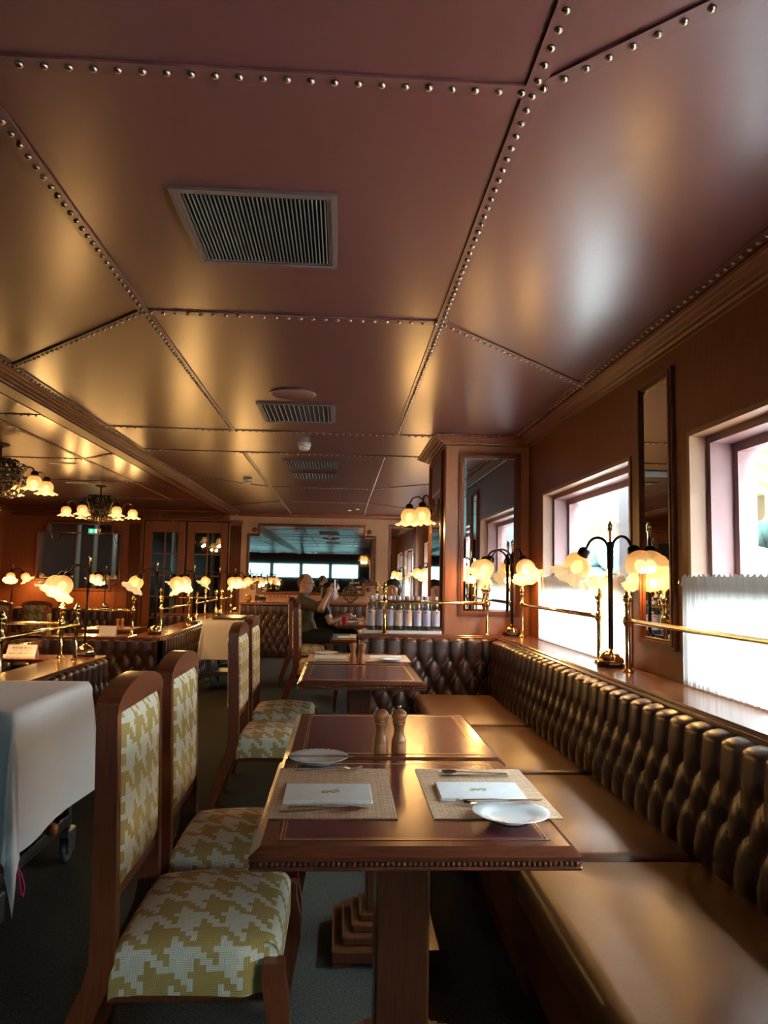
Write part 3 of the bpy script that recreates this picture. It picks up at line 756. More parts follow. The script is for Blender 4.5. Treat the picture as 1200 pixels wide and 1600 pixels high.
# ---- wall lamp on the pillar
sc_ = thing('wall_lamp', 'two-shade wall lamp with curved arms on the aisle side of the pillar', 'lamp', (0.795, 6.40, 1.93))
q = MB(); q.lathe([(.05, 0), (.055, .006), (.04, .014), (.015, .02)], 20, (0, 0, 0), lambda r, z, t, i: (-z + .0, r * math.cos(t), r * math.sin(t) * 1.6)); q.build('backplate', MT['iron2'], sc_)
for ex_, ey_ in ((-.21, .05), (-.115, -.13)):
    pts = [(-.015, ey_ * .1, -.02), (ex_ * .25, ey_ * .3, -.07), (ex_ * .38, ey_ * .45, -.05), (ex_ * .36, ey_ * .5, .03), (ex_ * .45, ey_ * .6, .075), (ex_ * .65, ey_ * .75, .098), (ex_ * .85, ey_ * .9, .085), (ex_ * .98, ey_, .045), (ex_, ey_, .02)]
    am = MB().tube(pts, .0075, 8).build('arm', MT['iron2'], sc_)
    link('socket', socket_me, am, (ex_, ey_, .0))
    sh = link('shade', shade_me, sc_, (ex_, ey_, -.01)); link('bulb', bulb_me, sh)
    point('lamp_light', (ex_, ey_, -.20), 6, parent=sc_)
for i in range(9):
    a = i * .7; MB().tube([(-.02 + .004 * (i % 3), .03 * math.cos(a), .05 - i * .03), (-.025, .03 * math.cos(a) + .01, .03 - i * .03), (-.02, .03 * math.cos(a), .015 - i * .03)], .006, 6).build('leaf_ornament', MT['iron2'], sc_)

# ---- chandeliers
def chandelier(label, loc, rz):
    t_ = thing('chandelier', label, 'chandelier', loc, rz, 'wrought iron chandeliers')
    MB().lathe([(.075, 0), (.07, -.012), (.03, -.022), (.012, -.03), (.011, -.12)], 20).build('ceiling_rose', MT['iron2'], t_)
    MB().cyl((0, 0, -.10), (0, 0, -.60), .009, n=10).build('stem', MT['iron2'], t_)
    q = MB()
    for r, z in ((.10, -.14), (.16, -.22), (.17, -.27), (.15, -.33), (.09, -.40)):
        q.tube([(r * math.cos(2 * PI * k / 28), r * math.sin(2 * PI * k / 28), z) for k in range(28)], .009, 6, closed=True)
    for k in range(14):
        a = 2 * PI * k / 14; c_, s_ = math.cos(a), math.sin(a)
        q.tube([(.10 * c_, .10 * s_, -.14), (.16 * c_, .16 * s_, -.22), (.175 * c_, .175 * s_, -.275), (.15 * c_, .15 * s_, -.33), (.09 * c_, .09 * s_, -.40)], .007, 5)
        b = a + PI / 14
        q.tube([(.16 * c_, .16 * s_, -.22), (.17 * math.cos(b), .17 * math.sin(b), -.25), (.17 * c_, .17 * s_, -.27)], .007, 5)
        for rr_, zz_ in ((.20, -.20), (.21, -.31), (.13, -.16)):
            q.tube([(rr_ * c_ + .028 * math.cos(t) * c_, rr_ * s_ + .028 * math.cos(t) * s_, zz_ + .028 * math.sin(t)) for t in [.7 * x for x in range(9)]], .006, 5)
    q.build('basket', MT['iron'], t_)
    q = MB()
    for k in range(16):
        a = 2 * PI * k / 16; r = .13; p = Vector((r * math.cos(a), r * math.sin(a), -.44))
        dirv = Vector((math.cos(a), math.sin(a), 0))
        q.tube([p + dirv * (.03 * math.cos(t)) + Vector((0, 0, .03 * math.sin(t))) for t in [0, .8, 1.6, 2.4, 3.2, 4.0, 4.8, 5.6]], .007, 5, closed=True)
    q.tube([(.13 * math.cos(2 * PI * k / 24), .13 * math.sin(2 * PI * k / 24), -.47) for k in range(24)], .005, 6, closed=True)
    q.build('scroll_crown', MT['iron2'], t_)
    MB().lathe([(.009, -.56), (.02, -.575), (.028, -.59), (.02, -.605), (.026, -.615), (.012, -.63), (.0001, -.65)], 14).build('pendant', MT['iron2'], t_)
    for k in range(6):
        a = 2 * PI * k / 6 + .3; R = Matrix.Rotation(a, 4, 'Z')
        pts = [(.05, 0, -.42), (.12, 0, -.46), (.20, 0, -.42), (.25, 0, -.36), (.27, 0, -.29), (.30, 0, -.235), (.345, 0, -.215), (.385, 0, -.23), (.405, 0, -.26), (.41, 0, -.275)]
        am = MB().tube(pts, .0075, 8)
        am.tube([(.20 + .035 * math.cos(t), 0, -.375 + .035 * math.sin(t)) for t in [x * .55 - 1.5 for x in range(10)]], .005, 6)
        am = am.build('arm', MT['iron2'], t_, (0, 0, 0), a)
        link('socket', socket_me, am, (.41, 0, -.285))
        sh = link('shade', shade_sm, t_, tuple(R @ Vector((.41, 0, -.295)))); link('bulb', bulb_me, sh)
        point('lamp_light', tuple(R @ Vector((.41, 0, -.48))), 5, parent=t_)
    return t_
chandelier('wrought iron chandelier hanging before the internal window', (-3.19, 9.9, CZ), 0)
chandelier('wrought iron chandelier cut off by the left edge', (-3.12, 6.85, CZ), .35)

# ================================================================== CURTAINS
def curtain(label, a, b, n):
    rod = thing('curtain_rod', label.replace('sheer white half curtain', 'brass curtain rod'), 'curtain rod', (RW - .013, 0, 1.315))
    MB().cyl((0, a - .035, 0), (0, b + .035, 0), .008, n=10).build('bar', MT['brass'], rod)
    for y in (a - .045, b + .045):
        e = MB().sphere((0, y, 0), .019, 10); e.tube([(0, y, 0), (.012, y, 0)], .007, 8); e.build('finial', MT['brass'], rod)
    q = MB(); nu = int((b - a) / .006); P = []
    ph = [random.random() * 6 for _ in range(4)]
    zs = [1.345, 1.338, 1.329, 1.322, 1.308, 1.300, 1.29, 1.27, 1.22, 1.15, 1.05, .97, .90, LZ + .006]
    for k, z in enumerate(zs):
        row = []
        for i in range(nu + 1):
            y = a + .006 + (b - a - .012) * i / nu
            f = math.sin(y * 2 * PI / .036 + ph[0] + .8 * math.sin(y * 9)) * .6 + math.sin(y * 2 * PI / .058 + ph[1]) * .4
            amp = [.006, .008, .010, .011, .011, .010, .008, .009, .010, .011, .012, .012, .012, .012][k]
            zz = z + (.006 * math.sin(y * 2 * PI / .041 + ph[2]) if k < 2 else 0)
            row.append((RW - .033 + f * amp * .7 - (.004 if k < 5 else 0), y, zz))
        P.append(row)
    q.grid(P)
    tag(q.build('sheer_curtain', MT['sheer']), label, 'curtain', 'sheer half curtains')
names = ['sheer white half curtain beside the camera', 'sheer white half curtain on the nearest window at the right edge', 'sheer white half curtain on the window behind the ledge lamp', 'sheer white half curtain beyond the pillar', 'sheer white half curtain near the far end', 'sheer white half curtain at the far corner']
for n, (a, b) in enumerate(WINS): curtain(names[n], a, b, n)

# ================================================================== DINING TABLES
TX, TY = 0.712, 0.785
bead_me = MB().sphere((0, 0, 0), .0058, 6).mesh('bead', MT['dwood'])
def build_table(front_beads):
    t_ = thing('dining_table', None, 'table')
    hx, hy = TX / 2, TY / 2
    q = MB()
    # chamfered top frame
    for z0, z1, i0, i1 in ((.714, .723, .003, 0), (.723, .739, 0, .022)):
        q.add([(-hx + i0, -hy + i0, z0), (hx - i0, -hy + i0, z0), (hx - i0, hy - i0, z0), (-hx + i0, hy - i0, z0), (-hx + i1, -hy + i1, z1), (hx - i1, -hy + i1, z1), (hx - i1, hy - i1, z1), (-hx + i1, hy - i1, z1)],
              [(0, 1, 5, 4), (1, 2, 6, 5), (2, 3, 7, 6), (3, 0, 4, 7), (3, 2, 1, 0), (4, 5, 6, 7)])
    q.box(-hx + .006, hx - .006, -hy + .006, hy - .006, .702, .7135); q.box(-hx + .001, hx - .001, -hy + .001, hy - .001, .694, .7025, .003)
    q.build('top', MT['dwoodx'], t_)
    ix, iy = hx - .055, hy - .055
    ins = MB().box(-ix, ix, -iy, iy, .736, .7398, .001).build('leather_inset', MT['inset'], t_)
    g = MB()
    for e, wd in ((.004, .0035), (.013, .0016)):
        a, b = ix - e, iy - e
        g.box(-a, a, -b, -b + wd, .7385, .7402); g.box(-a, a, b - wd, b, .7385, .7402); g.box(-a, -a + wd, -b + wd, b - wd, .7385, .7402); g.box(a - wd, a, -b + wd, b - wd, .7385, .7402)
    g.build('gold_line', MT['gold'], ins)
    jb = MB(); n = int(TX / .0118)
    for i in range(n):
        x = -hx + .008 + (TX - .016) * (i + .5) / n
        if front_beads: link('bead', bead_me, t_, (x, -hy + .0045, .7083))
        else: jb.sphere((x, -hy + .0045, .7083), .0058, 4)
    n = int(TY / .0118)
    for i in range(n):
        y = -hy + .008 + (TY - .016) * (i + .5) / n
        jb.sphere((-hx + .0045, y, .7083), .0058, 4); jb.sphere((hx - .0045, y, .7083), .0058, 4)
    tag(jb.build('bead_moulding', MT['dwood'], t_), kind='stuff')
    MB().box(-.068, .068, -.068, .068, .10, .69, .006).build('column', MT['dwood'], t_)
    q = MB()
    for s, z0, z1 in ((.185, .012, .055), (.150, .055, .085), (.118, .085, .110), (.09, .110, .135)): q.box(-s, s, -s, s, z0, z1, .005)
    sb = q.build('stepped_base', MT['dwood'], t_)
    for sx in (-1, 1):
        for sy in (-1, 1): MB().box(sx * .15 - .03, sx * .15 + .03, sy * .15 - .03, sy * .15 + .03, 0, .0125).build('foot', MT['dwood'], sb)
    MB().box(-.11, .11, -.11, .11, .672, .6938).build('mounting_plate', MT['dwood'], t_)
    return t_
tabA = build_table(True)
place(tabA, (0.177, 2.005, 0), 0, 'nearest dining table with leather top, laid with two placemats', 'booth dining tables')
tabB = build_table(False)
specs = [((0.185, 2.795, 0), 0, 'bare leather-topped table behind the laid one, carrying the near pair of mills'), ((0.13, 4.52, 0), 0, 'bare leather-topped table before the end banquette, near the second pair of mills'), ((0.13, 5.31, 0), 0, 'laid table pushed against the end banquette'),
         ((0.27, 7.19, 0), 0, 'laid table just beyond the end banquette'), ((0.31, 9.35, 0), 0, 'table with the red cup before the seated pair'), ((0.31, 10.14, 0), 0, 'farthest table before the big far mirror'),
         ((-3.0, 8.15, LOW), 0, 'wooden table in the sunken area nearest the left half wall'), ((-3.15, 10.6, LOW), 0, 'laid table in the sunken area behind the second half wall'), ((-4.75, 9.6, LOW), 0, 'table in the sunken area at the far left')]
for i, (l, rz, lab) in enumerate(specs):
    o = tabB if i == 0 else copy_tree(tabB)
    place(o, l, rz, lab, 'booth dining tables' if l[2] == 0 else 'sunken area tables')

# ================================================================== CHAIRS
def build_chair(fab):
    t_ = thing('dining_chair', None, 'chair')
    for sy in (-1, 1):
        y = sy * .2
        pts = [(-.335, y, 0), (-.31, y, .10), (-.275, y, .21), (-.235, y, .32), (-.205, y, .385), (-.197, y, .43), (-.197, y, .52), (-.203, y, .72), (-.213, y, 1.005)]
        ws = [(.020, .013), (.022, .014), (.026, .015), (.031, .016), (.031, .016), (.029, .016), (.028, .016), (.026, .015), (.024, .015)]
        MB().sweep(pts, ws, (1, 0, 0), (0, 1, 0)).build('rear_leg', MT['cwood'], t_)
        pts = [(.192, y * 1.1, .438), (.193, y * 1.1, .395), (.203, y * 1.12, .345), (.208, y * 1.13, .29), (.198, y * 1.1, .20), (.188, y * 1.07, .10), (.186, y * 1.07, .03), (.190, y * 1.07, 0)]
        ws = [(.024, .020), (.026, .021), (.027, .022), (.025, .021), (.019, .018), (.015, .015), (.015, .015), (.018, .018)]
        MB().sweep(pts, ws, (1, 0, 0), (0, 1, 0)).build('front_leg', MT['cwood'], t_)
    # crest rail: arched top with rounded shoulders
    n = 18; top = []
    for i in range(n + 1):
        y = -.216 + .432 * i / n; k = 1 - (y / .216) ** 2
        top.append((y, 1.0 + .050 * (max(k, 0) ** .7)))
    pts = [(-.240, y, z) for y, z in top] + [(-.240, .216, .982), (-.240, -.216, .982)]
    MB().poly(pts, (.054, 0, 0)).build('crest_rail', MT['cwood'], t_)
    MB().box(-.218, -.18, -.185, .185, .545, .582, .005).build('cross_rail', MT['cwood'], t_)
    # upholstered back panel: both faces, a rounded pillow with UVs in metres
    q = MB(); ny, nz = 16, 24
    for f, sg in ((-.184, 1), (-.222, -1)):
        P = []; U = []
        for i in range(nz + 1):
            row = []; ur = []
            for j in range(ny + 1):
                y = -.184 + .368 * j / ny; z = .576 + .408 * i / nz
                a = min(1, min(j, ny - j) / 2.0) ** .5; b = min(1, min(i, nz - i) / 2.0) ** .5
                row.append((f + sg * .020 * a * b - (z - .576) * .03, y, z)); ur.append((y + 1, z))
            P.append(row); U.append(ur)
        q.grid(P, True, U)
    q.build('back_upholstery', fab, t_)
    # seat: dome with rolled sides, UVs continue over the edge
    q = MB(); n = 30; P = []; U = []
    def edge(t):    # (position -1..1, drop in metres)
        at = abs(t)
        if at < .60: return t / .60 * .86, 0.0
        k = (at - .60) / .40; a_ = min(1, k * 1.7) * PI / 2
        return math.copysign(.86 + .14 * math.sin(a_), t), .030 * (1 - math.cos(a_)) + .075 * max(0, k - .5) / .5
    for i in range(n + 1):
        row = []; ur = []
        for j in range(n + 1):
            u_ = -1 + 2 * i / n; v_ = -1 + 2 * j / n
            (px, dx), (py, dy) = edge(u_), edge(v_)
            wy = .226 + .010 * px; dr = max(dx, dy) + .35 * min(dx, dy)
            dome = .042 * (1 - px * px * .9) ** .7 * (1 - py * py * .9) ** .7
            # cut the front corners back for the leg blocks
            cutx = .030 * smooth01((px - .55) / .3) * smooth01((abs(py) - .86) / .1)
            row.append((.012 + px * .190, py * (wy - cutx), .462 + dome - min(dr, .115))); ur.append((px * .19 + math.copysign(dx, u_), py * wy + math.copysign(dy, v_)))
        P.append(row); U.append(ur)
    q.grid(P, True, U)
    q.build('seat', fab, t_)
    MB().box(-.19, .185, -.20, .20, .335, .40, .006).build('seat_frame', MT['cwood'], t_)
    return t_
chair = build_chair(MT['houndf'])
CG = 'gold houndstooth chairs at the window tables'
chs = [((-.322, 2.00), 0, 'nearest gold houndstooth dining chair at the near table'), ((-.325, 2.56), 0.0, 'second gold houndstooth dining chair from the camera'), ((-.345, 4.20), 0, 'third gold houndstooth chair, beside the bare middle table'),
       ((-.355, 4.88), 0, 'fourth gold houndstooth chair, beside the end banquette table'), ((-.38, 9.25), 0.0, 'gold houndstooth chair the seated man uses'), ((-.22, 7.55), 0.0, 'empty gold houndstooth chair before the seated man'), ((-.20, 9.95), 0.0, 'gold houndstooth chair used by the person in the black top'), ((.58, 8.24), -PI / 2, 'gold houndstooth chair behind the water bottles')]
for i, (p, rz, lab) in enumerate(chs):
    o = chair if i == 0 else copy_tree(chair)
    place(o, (p[0], p[1], 0), rz, lab, CG)
chl = build_chair(MT['houndl'])
for i, (p, rz, lab) in enumerate([((-4.62, 11.45), PI / 2 * 1.0 + PI, 'olive houndstooth chair facing us before the far left bench'), ((-3.85, 8.9), 0.5, 'olive houndstooth chair seen at an angle by the sunken table'), ((-3.45, 9.6), 0.25, 'olive houndstooth chair behind the brass post'), ((-5.1, 11.2), -PI / 2, 'olive houndstooth chair cut by the left edge')]):
    o = chl if i == 0 else copy_tree(chl)
    place(o, (p[0], p[1], LOW), rz, lab, 'olive houndstooth chairs in the sunken area')
# ================================================================== LEFT HALF WALLS
def half_wall(label, boxes, ledges, tufts, zt=LL, zb=LOW):
    t_ = thing('half_wall', label, 'partition')
    for (x0, x1, y0, y1) in boxes: MB().box(x0, x1, y0, y1, zb, zt - .04).build('core', MT['dwood'], t_)
    for (x0, x1, y0, y1) in ledges:
        MB().box(x0, x1, y0, y1, zt - .04, zt, .006).build('ledge_board', MT['ledge'], t_)
    for (p, rz, L, z0) in tufts: tufted(t_, p, rz, L, z0, zt - .045, D=.04, roll=.06, lean=.02, du=.125)
    return t_
half_wall('first half wall with wooden ledge beside the white trolley', [(-2.0, -1.80, 4.15, 5.70), (-3.6, -2.0, 5.5, 5.70)], [(-2.05, -1.745, 4.10, 5.74), (-3.6, -2.05, 5.44, 5.74)],
    [((-1.735, 4.15), PI / 2, 1.57, 0.0), ((-3.6, 5.43), 0, 1.55, .2)])
half_wall('second half wall of tufted leather along the aisle', [(-2.0, -1.80, 7.46, 12.95), (-2.85, -2.0, 7.46, 7.68)], [(-2.05, -1.745, 7.40, 13.0), (-2.85, -2.05, 7.40, 7.72)],
    [((-1.735, 7.5), PI / 2, 5.4, 0.0), ((-2.85, 7.39), 0, 1.09, LOW + .02)])
rail('brass rail running back to the left along the first half wall', (-2.01, 5.53), (-3.5, 5.53), LL, (True, True), 'left brass rails')
rail('brass rail along the aisle side of the first half wall', (-1.87, 5.43), (-1.87, 4.25), LL, group='left brass rails')
rail('brass rail across the front of the second half wall', (-2.08, 7.62), (-2.80, 7.62), LL, (True, True), 'left brass rails')
rail('brass rail along the aisle from the second lamp to the third', (-1.90, 8.05), (-1.86, 9.3), LL, group='left brass rails')
rail('brass rail along the aisle from the third lamp to the fourth', (-1.87, 9.85), (-1.88, 11.4), LL, group='left brass rails')
rail('brass rail along the aisle end by the far mirror', (-1.88, 11.9), (-1.85, 12.7), LL, group='left brass rails')
hw = half_wall('short half wall behind the sunken tables before the doors', [(-2.9, -2.06, 11.9, 12.1)], [(-2.95, -2.06, 11.85, 12.15)], [((-2.9, 11.84), 0, .84, LOW + .02)])
rail('brass rail across the half wall before the doors', (-2.85, 12.0), (-2.15, 12.0), LL, group='left brass rails')
# far wall bench with ledge on the left
wb = thing('wall_bench', 'dark tufted leather bench along the far left wall', 'bench', (0, 0, 0))
MB().box(-6.0, -3.95, 13.2, 13.58, LOW, .65).build('core', MT['dwood'], wb)
MB().box(-6.03, -3.92, 13.12, 13.59, .65, .69, .006).build('ledge_board', MT['ledge'], wb)
tufted(wb, (-6.0, 13.16), 0, 2.05, .18, .66, D=.04, roll=.05)
rounded_slab(-5.98, -3.95, 12.62, 13.12, .12, .26, .04, .015).build('seat_cushion', MT['leather'], wb)
MB().box(-5.95, -3.98, 12.68, 13.12, LOW, .12).build('base', MT['dwood'], wb)
# far counter banquettes before the big mirror
fb = thing('far_banquette', 'dark tufted booth back below the big far mirror, aisle side', 'bench')
MB().box(-1.60, -.74, 12.14, 12.40, 0, .84).build('core', MT['dwood'], fb)
MB().box(-1.64, -.70, 12.06, 12.44, .84, .88, .006).build('ledge_board', MT['ledge'], fb)
tufted(fb, (-1.60, 12.10), 0, .86, .03, .82, D=.04, roll=.05)
MB().box(-.742, -.70, 12.02, 12.42, 0, .86, .006).build('end_post', MT['wallh'], fb)
fb2 = thing('far_banquette', 'dark tufted bench below the big far mirror, window side', 'bench')
MB().box(-.2, 1.48, 12.94, 13.3, 0, .82).build('core', MT['dwood'], fb2)
MB().box(-.66, 1.49, 12.88, 13.59, .82, .86, .006).build('ledge_board', MT['ledge'], fb2)
tufted(fb2, (-.2, 12.9), 0, 1.66, .05, .80, D=.04, roll=.05)
# window-side bench beyond the pillar
wb2 = thing('window_banquette', 'tufted leather banquette under the windows beyond the pillar', 'bench')
MB().box(.90, 1.24, 6.95, 12.8, 0, .33).build('base', MT['dwood'], wb2)
rounded_slab(.86, 1.20, 6.95, 9.9, .325, .455, .045, .015).build('seat_cushion', MT['seat'], wb2); rounded_slab(.86, 1.20, 9.9, 12.8, .325, .455, .045, .015).build('seat_cushion', MT['seat'], wb2)
tufted(wb2, (1.135, 12.8), -PI / 2, 5.85, .40, .83, D=.045, lean=.05, du=.125, step=6)
MB().box(1.235, RW - .002, 6.92, 12.86, LZ - .04, LZ, .006).build('ledge_board', MT['ledge'], wb2)
MB().box(1.20, 1.24, 6.95, 12.8, .33, LZ - .04).build('back_panel', MT['dwood'], wb2)
# toy-like wooden ornament on the booth back
orn = thing('arched_ornament', 'orange wooden arched rack lying on the far booth back', 'ornament', (-.99, 12.2, LZ))
pts = [(-.22, .12), (.22, .12), (.25, .09), (.13, 0), (.08, .04), (0, .055), (-.08, .04), (-.13, 0), (-.25, .09)]
MB().poly([(x, -.02, z) for x, z in pts], (0, .04, 0)).build('arched_board', MT['mill'], orn)
for i in range(6): MB().sphere((-.15 + i * .06, -.022, .095), .011, 6).build('hole', MT['dark'], orn)
tag(MB().lathe([(.03, 0), (.055, .03), (.06, .06), (.045, .10), (.02, .12), (.0001, .125)], 16, (-1.5, 12.22, LZ)).build('round_ornament', MT['mill']), 'small round orange ornament at the end of the far booth back', 'ornament')
tr_ = thing('model_train', 'dark model locomotive on the far booth back', 'ornament', (-1.30, 12.2, LZ))
q = MB(); q.box(-.09, .09, -.025, .025, .02, .045, .004); q.build('chassis', MT['iron'], tr_)
MB().tube([(-.02, 0, .065), (.09, 0, .065)], .022, 12).build('boiler', MT['iron'], tr_)
MB().box(-.085, -.025, -.026, .026, .045, .11, .005).build('cab', MT['iron'], tr_)
for x in (-.06, 0, .06): MB().cyl((x, -.03, .02), (x, .03, .02), .02, n=12).build('wheel', MT['iron2'], tr_)
MB().cyl((.07, 0, .08), (.07, 0, .12), .009, n=10).build('chimney', MT['iron'], tr_)
# round dark wire globe on the far ledge
gl = thing('wire_globe', 'round dark wire globe standing before the far mirror', 'ornament', (.18, 13.12, .86))
R = .145
for k in range(9):
    a = PI * k / 9
    MB().tube([(R * math.cos(t) * math.cos(a), R * math.cos(t) * math.sin(a), R + .02 + R * math.sin(t)) for t in [2 * PI * i / 24 for i in range(24)]], .004, 5, closed=True).build('wire', MT['iron2'], gl)
for k in range(1, 6):
    z = -R + 2 * R * k / 6; r = math.sqrt(R * R - z * z)
    MB().tube([(r * math.cos(2 * PI * i / 24), r * math.sin(2 * PI * i / 24), R + .02 + z) for i in range(24)], .004, 5, closed=True).build('wire', MT['iron2'], gl)
MB().lathe([(.06, 0), (.06, .012), (.02, .024)], 16).build('foot', MT['iron2'], gl)
# luggage rack before the left internal window
lr = thing('luggage_rack', 'thin brass luggage rack across the internal window', 'rack', (0, 0, 0))
MB().cyl((-5.2, FW - .2, 2.0), (-4.0, FW - .2, 2.0), .008, n=8).build('bar', MT['brass'], lr)
for x in (-5.15, -4.05):
    MB().tube([(x, FW - .2, 2.0), (x, FW - .12, 1.9), (x, FW - .04, 1.84), (x, FW - .002, 1.84)], .007, 8).build('bracket', MT['brass'], lr)
    MB().tube([(x, FW - .12 + .035 * math.cos(t), 1.955 + .035 * math.sin(t)) for t in [.5 * i for i in range(11)]], .005, 6).build('scroll', MT['brass'], lr)

# ================================================================== TABLE SETTINGS
def matweave():
    m, nt, b = nmat('woven_placemat'); N = nt.nodes.new; L = nt.links.new
    tc = N('ShaderNodeTexCoord'); br = N('ShaderNodeTexBrick'); L(tc.outputs['Object'], br.inputs[0])
    br.inputs['Scale'].default_value = 42; br.inputs['Color1'].default_value = (.76, .53, .34, 1); br.inputs['Color2'].default_value = (.62, .42, .27, 1); br.inputs['Mortar'].default_value = (.26, .16, .10, 1)
    br.inputs['Mortar Size'].default_value = .035; br.inputs['Brick Width'].default_value = .9; br.inputs['Row Height'].default_value = .4; br.offset = .37
    nz = N('ShaderNodeTexNoise'); nz.inputs['Scale'].default_value = 25; mp = N('ShaderNodeMapping'); mp.inputs['Scale'].default_value = (1, 14, 1); L(tc.outputs['Object'], mp.inputs[0]); L(mp.outputs[0], nz.inputs[0])
    mx = N('ShaderNodeMix'); mx.data_type = 'RGBA'; mx.blend_type = 'OVERLAY'; mx.inputs[0].default_value = .5; L(br.outputs[0], mx.inputs[6]); L(nz.outputs[0], mx.inputs[7]); L(mx.outputs[2], b.inputs['Base Color'])
    b.inputs['Roughness'].default_value = .75
    return m
MT['mat'] = matweave()
mat_me = MB().box(-.157, .157, -.229, .229, 0, .0022).mesh('placemat', MT['mat'])
plate_prof = [(.0001, .004), (.045, .004), (.055, .006), (.062, .010), (.090, .018), (.0925, .0195), (.0905, .0205), (.062, .0125), (.053, .0085), (.044, .0065), (.0001, .0062)]
def prf(r, z, t, i): return (r * math.cos(t), r * math.sin(t), z + (.0006 * math.cos(30 * t) if i in (7, 6) else 0))
plate_me = MB().lathe(plate_prof, 60, (0, 0, 0), prf).mesh('plate', MT['china'])
foot_me = MB().lathe([(.044, .004), (.044, 0), (.040, 0), (.040, .004)], 32, close=False).mesh('foot_ring', MT['china'])
TZ = .7404
G1 = 'pieces of the table settings'
def placemat(lab, x, y, rz=0): 
    o = link('placemat', mat_me, None, (x, y, TZ), rz); return tag(o, lab, 'placemat', G1)
def plate(lab, x, y, z=TZ):
    t_ = thing('side_plate', lab, 'plate', (x, y, z), 0, G1); link('dish', plate_me, t_); link('foot_ring', foot_me, t_); return t_
def napkin(lab, x, y, z, rz=0, mark=True):
    t_ = thing('paper_napkin', lab, 'napkin', (x, y, z), rz, G1)
    q = MB(); q.box(-.113, .113, -.078, .078, 0, .005, .0015); q.box(-.112, .112, -.075, .078, .0052, .009, .0015); q.build('folded_sheet', MT['napkin'], t_)
    if mark:
        g = MB()      # small gold flying-crane-and-leaf emblem
        def stroke(pts, w0=.0022):
            for a, b in zip(pts, pts[1:]):
                a = Vector(a); b = Vector(b); a = a * .8; b = b * .8; d = (b - a); n = Vector((-d.y, d.x)); n = n / max(n.length, 1e-6) * w0 * .7
                g.poly([(*(a + n), .0091), (*(b + n * .6), .0091), (*(b - n * .6), .0091), (*(a - n), .0091)], (0, 0, .0005))
        stroke([(-.006, -.012), (.000, .000), (.010, .010)], .004); stroke([(.000, -.002), (.012, -.006), (.030, -.016)]); stroke([(.006, .004), (.018, .006), (.026, .014), (.034, .012)]); stroke([(.012, -.006), (.022, .002), (.036, .004)], .0016)
        stroke([(-.018, .010), (-.012, .002)], .003); stroke([(-.022, -.002), (-.014, -.010)], .003); stroke([(-.016, -.014), (-.010, -.006)], .003); stroke([(-.010, .014), (-.006, .006)], .003)
        g.build('gold_emblem', MT['print'], t_)
    return t_
def knife_m():
    q = MB(); q.sweep([(-.10, 0, .004), (-.095, 0, .004), (-.02, 0, .0045), (.0, 0, .004), (.02, 0, .004), (.08, .002, .004), (.105, .004, .004)], [(.0, .0), (.0045, .003), (.0038, .003), (.003, .0025), (.007, .001), (.008, .0008), (.001, .0005)], (0, 1, 0), (0, 0, 1)); return q
knife_me = knife_m().mesh('knife', MT['steel'])
def spoon_m():
    q = MB(); q.sweep([(-.10, 0, .004), (-.095, 0, .004), (-.03, 0, .006), (.03, 0, .009), (.05, 0, .008)], [(.001, .001), (.005, .0012), (.003, .0015), (.002, .0015), (.003, .0012)], (0, 1, 0), (0, 0, 1))
    P = []
    for i in range(9):
        r = i / 8; P.append([(.072 + .026 * r * math.cos(2 * PI * k / 20), .0175 * r * math.sin(2 * PI * k / 20), .0025 + .0075 * r * r) for k in range(21)])
    q.grid(P); P = [[(x, y, z - .0012) for x, y, z in rw] for rw in P]; q.grid(P); return q
spoon_me = spoon_m().mesh('spoon', MT['steel'])
def fork_m():
    q = MB(); q.sweep([(-.10, 0, .004), (-.095, 0, .004), (-.03, 0, .006), (.03, 0, .010), (.045, 0, .008), (.06, 0, .005)], [(.001, .001), (.0048, .0012), (.003, .0015), (.0022, .0015), (.009, .001), (.0115, .001)], (0, 1, 0), (0, 0, 1))
    for k in range(4):
        y = -.0096 + k * .0064; q.sweep([(.058, y, .0052), (.075, y, .0045), (.098, y, .010)], [(.0018, .0008), (.0016, .0008), (.0008, .0006)], (0, 1, 0), (0, 0, 1))
    return q
fork_me = fork_m().mesh('fork', MT['steel'])
def cutlery(kind, lab, x, y, z, rz, tilt=0):
    o = link(kind, {'butter_knife': knife_me, 'spoon': spoon_me, 'fork': fork_me}[kind], None, (x, y, z), (0, tilt, rz)); return tag(o, lab, 'cutlery', G1)
MZ = TZ + .0022
placemat('beige woven placemat on the chair side of the nearest table', -.008, 2.035); placemat('beige woven placemat on the bench side of the nearest table', .392, 2.035)
plate('white side plate at the chair side of the nearest table', -.055, 2.365 - .02); plate('white side plate at the bench side, nearest the camera', .418, 1.80, MZ)
napkin('folded napkin with gold emblem on the chair-side placemat', -.02, 1.99, MZ, .01); napkin('folded napkin with gold emblem on the bench-side placemat', .384, 2.015, MZ, PI - .02)
cutlery('butter_knife', 'butter knife lying across the chair-side plate', -.05, 2.315, TZ + .0205, .02); cutlery('fork', 'fork below the chair-side plate', -.02, 2.235, MZ, .12)
cutlery('butter_knife', 'knife at the near edge of the chair-side placemat', -.02, 1.868, MZ, -.02); cutlery('spoon', 'spoon resting at the near edge of the chair-side placemat', -.035, 1.845, MZ, .06)
cutlery('spoon', 'spoon at the far edge of the bench-side placemat', .40, 2.20, MZ, PI - .03); cutlery('butter_knife', 'knife at the far edge of the bench-side placemat', .40, 2.175, MZ, PI)
cutlery('butter_knife', 'butter knife lying across the bench-side plate', .41, 1.865, MZ + .0205, .03); cutlery('fork', 'fork half hidden by the bench-side plate', .40, 1.895, MZ, PI - .25)
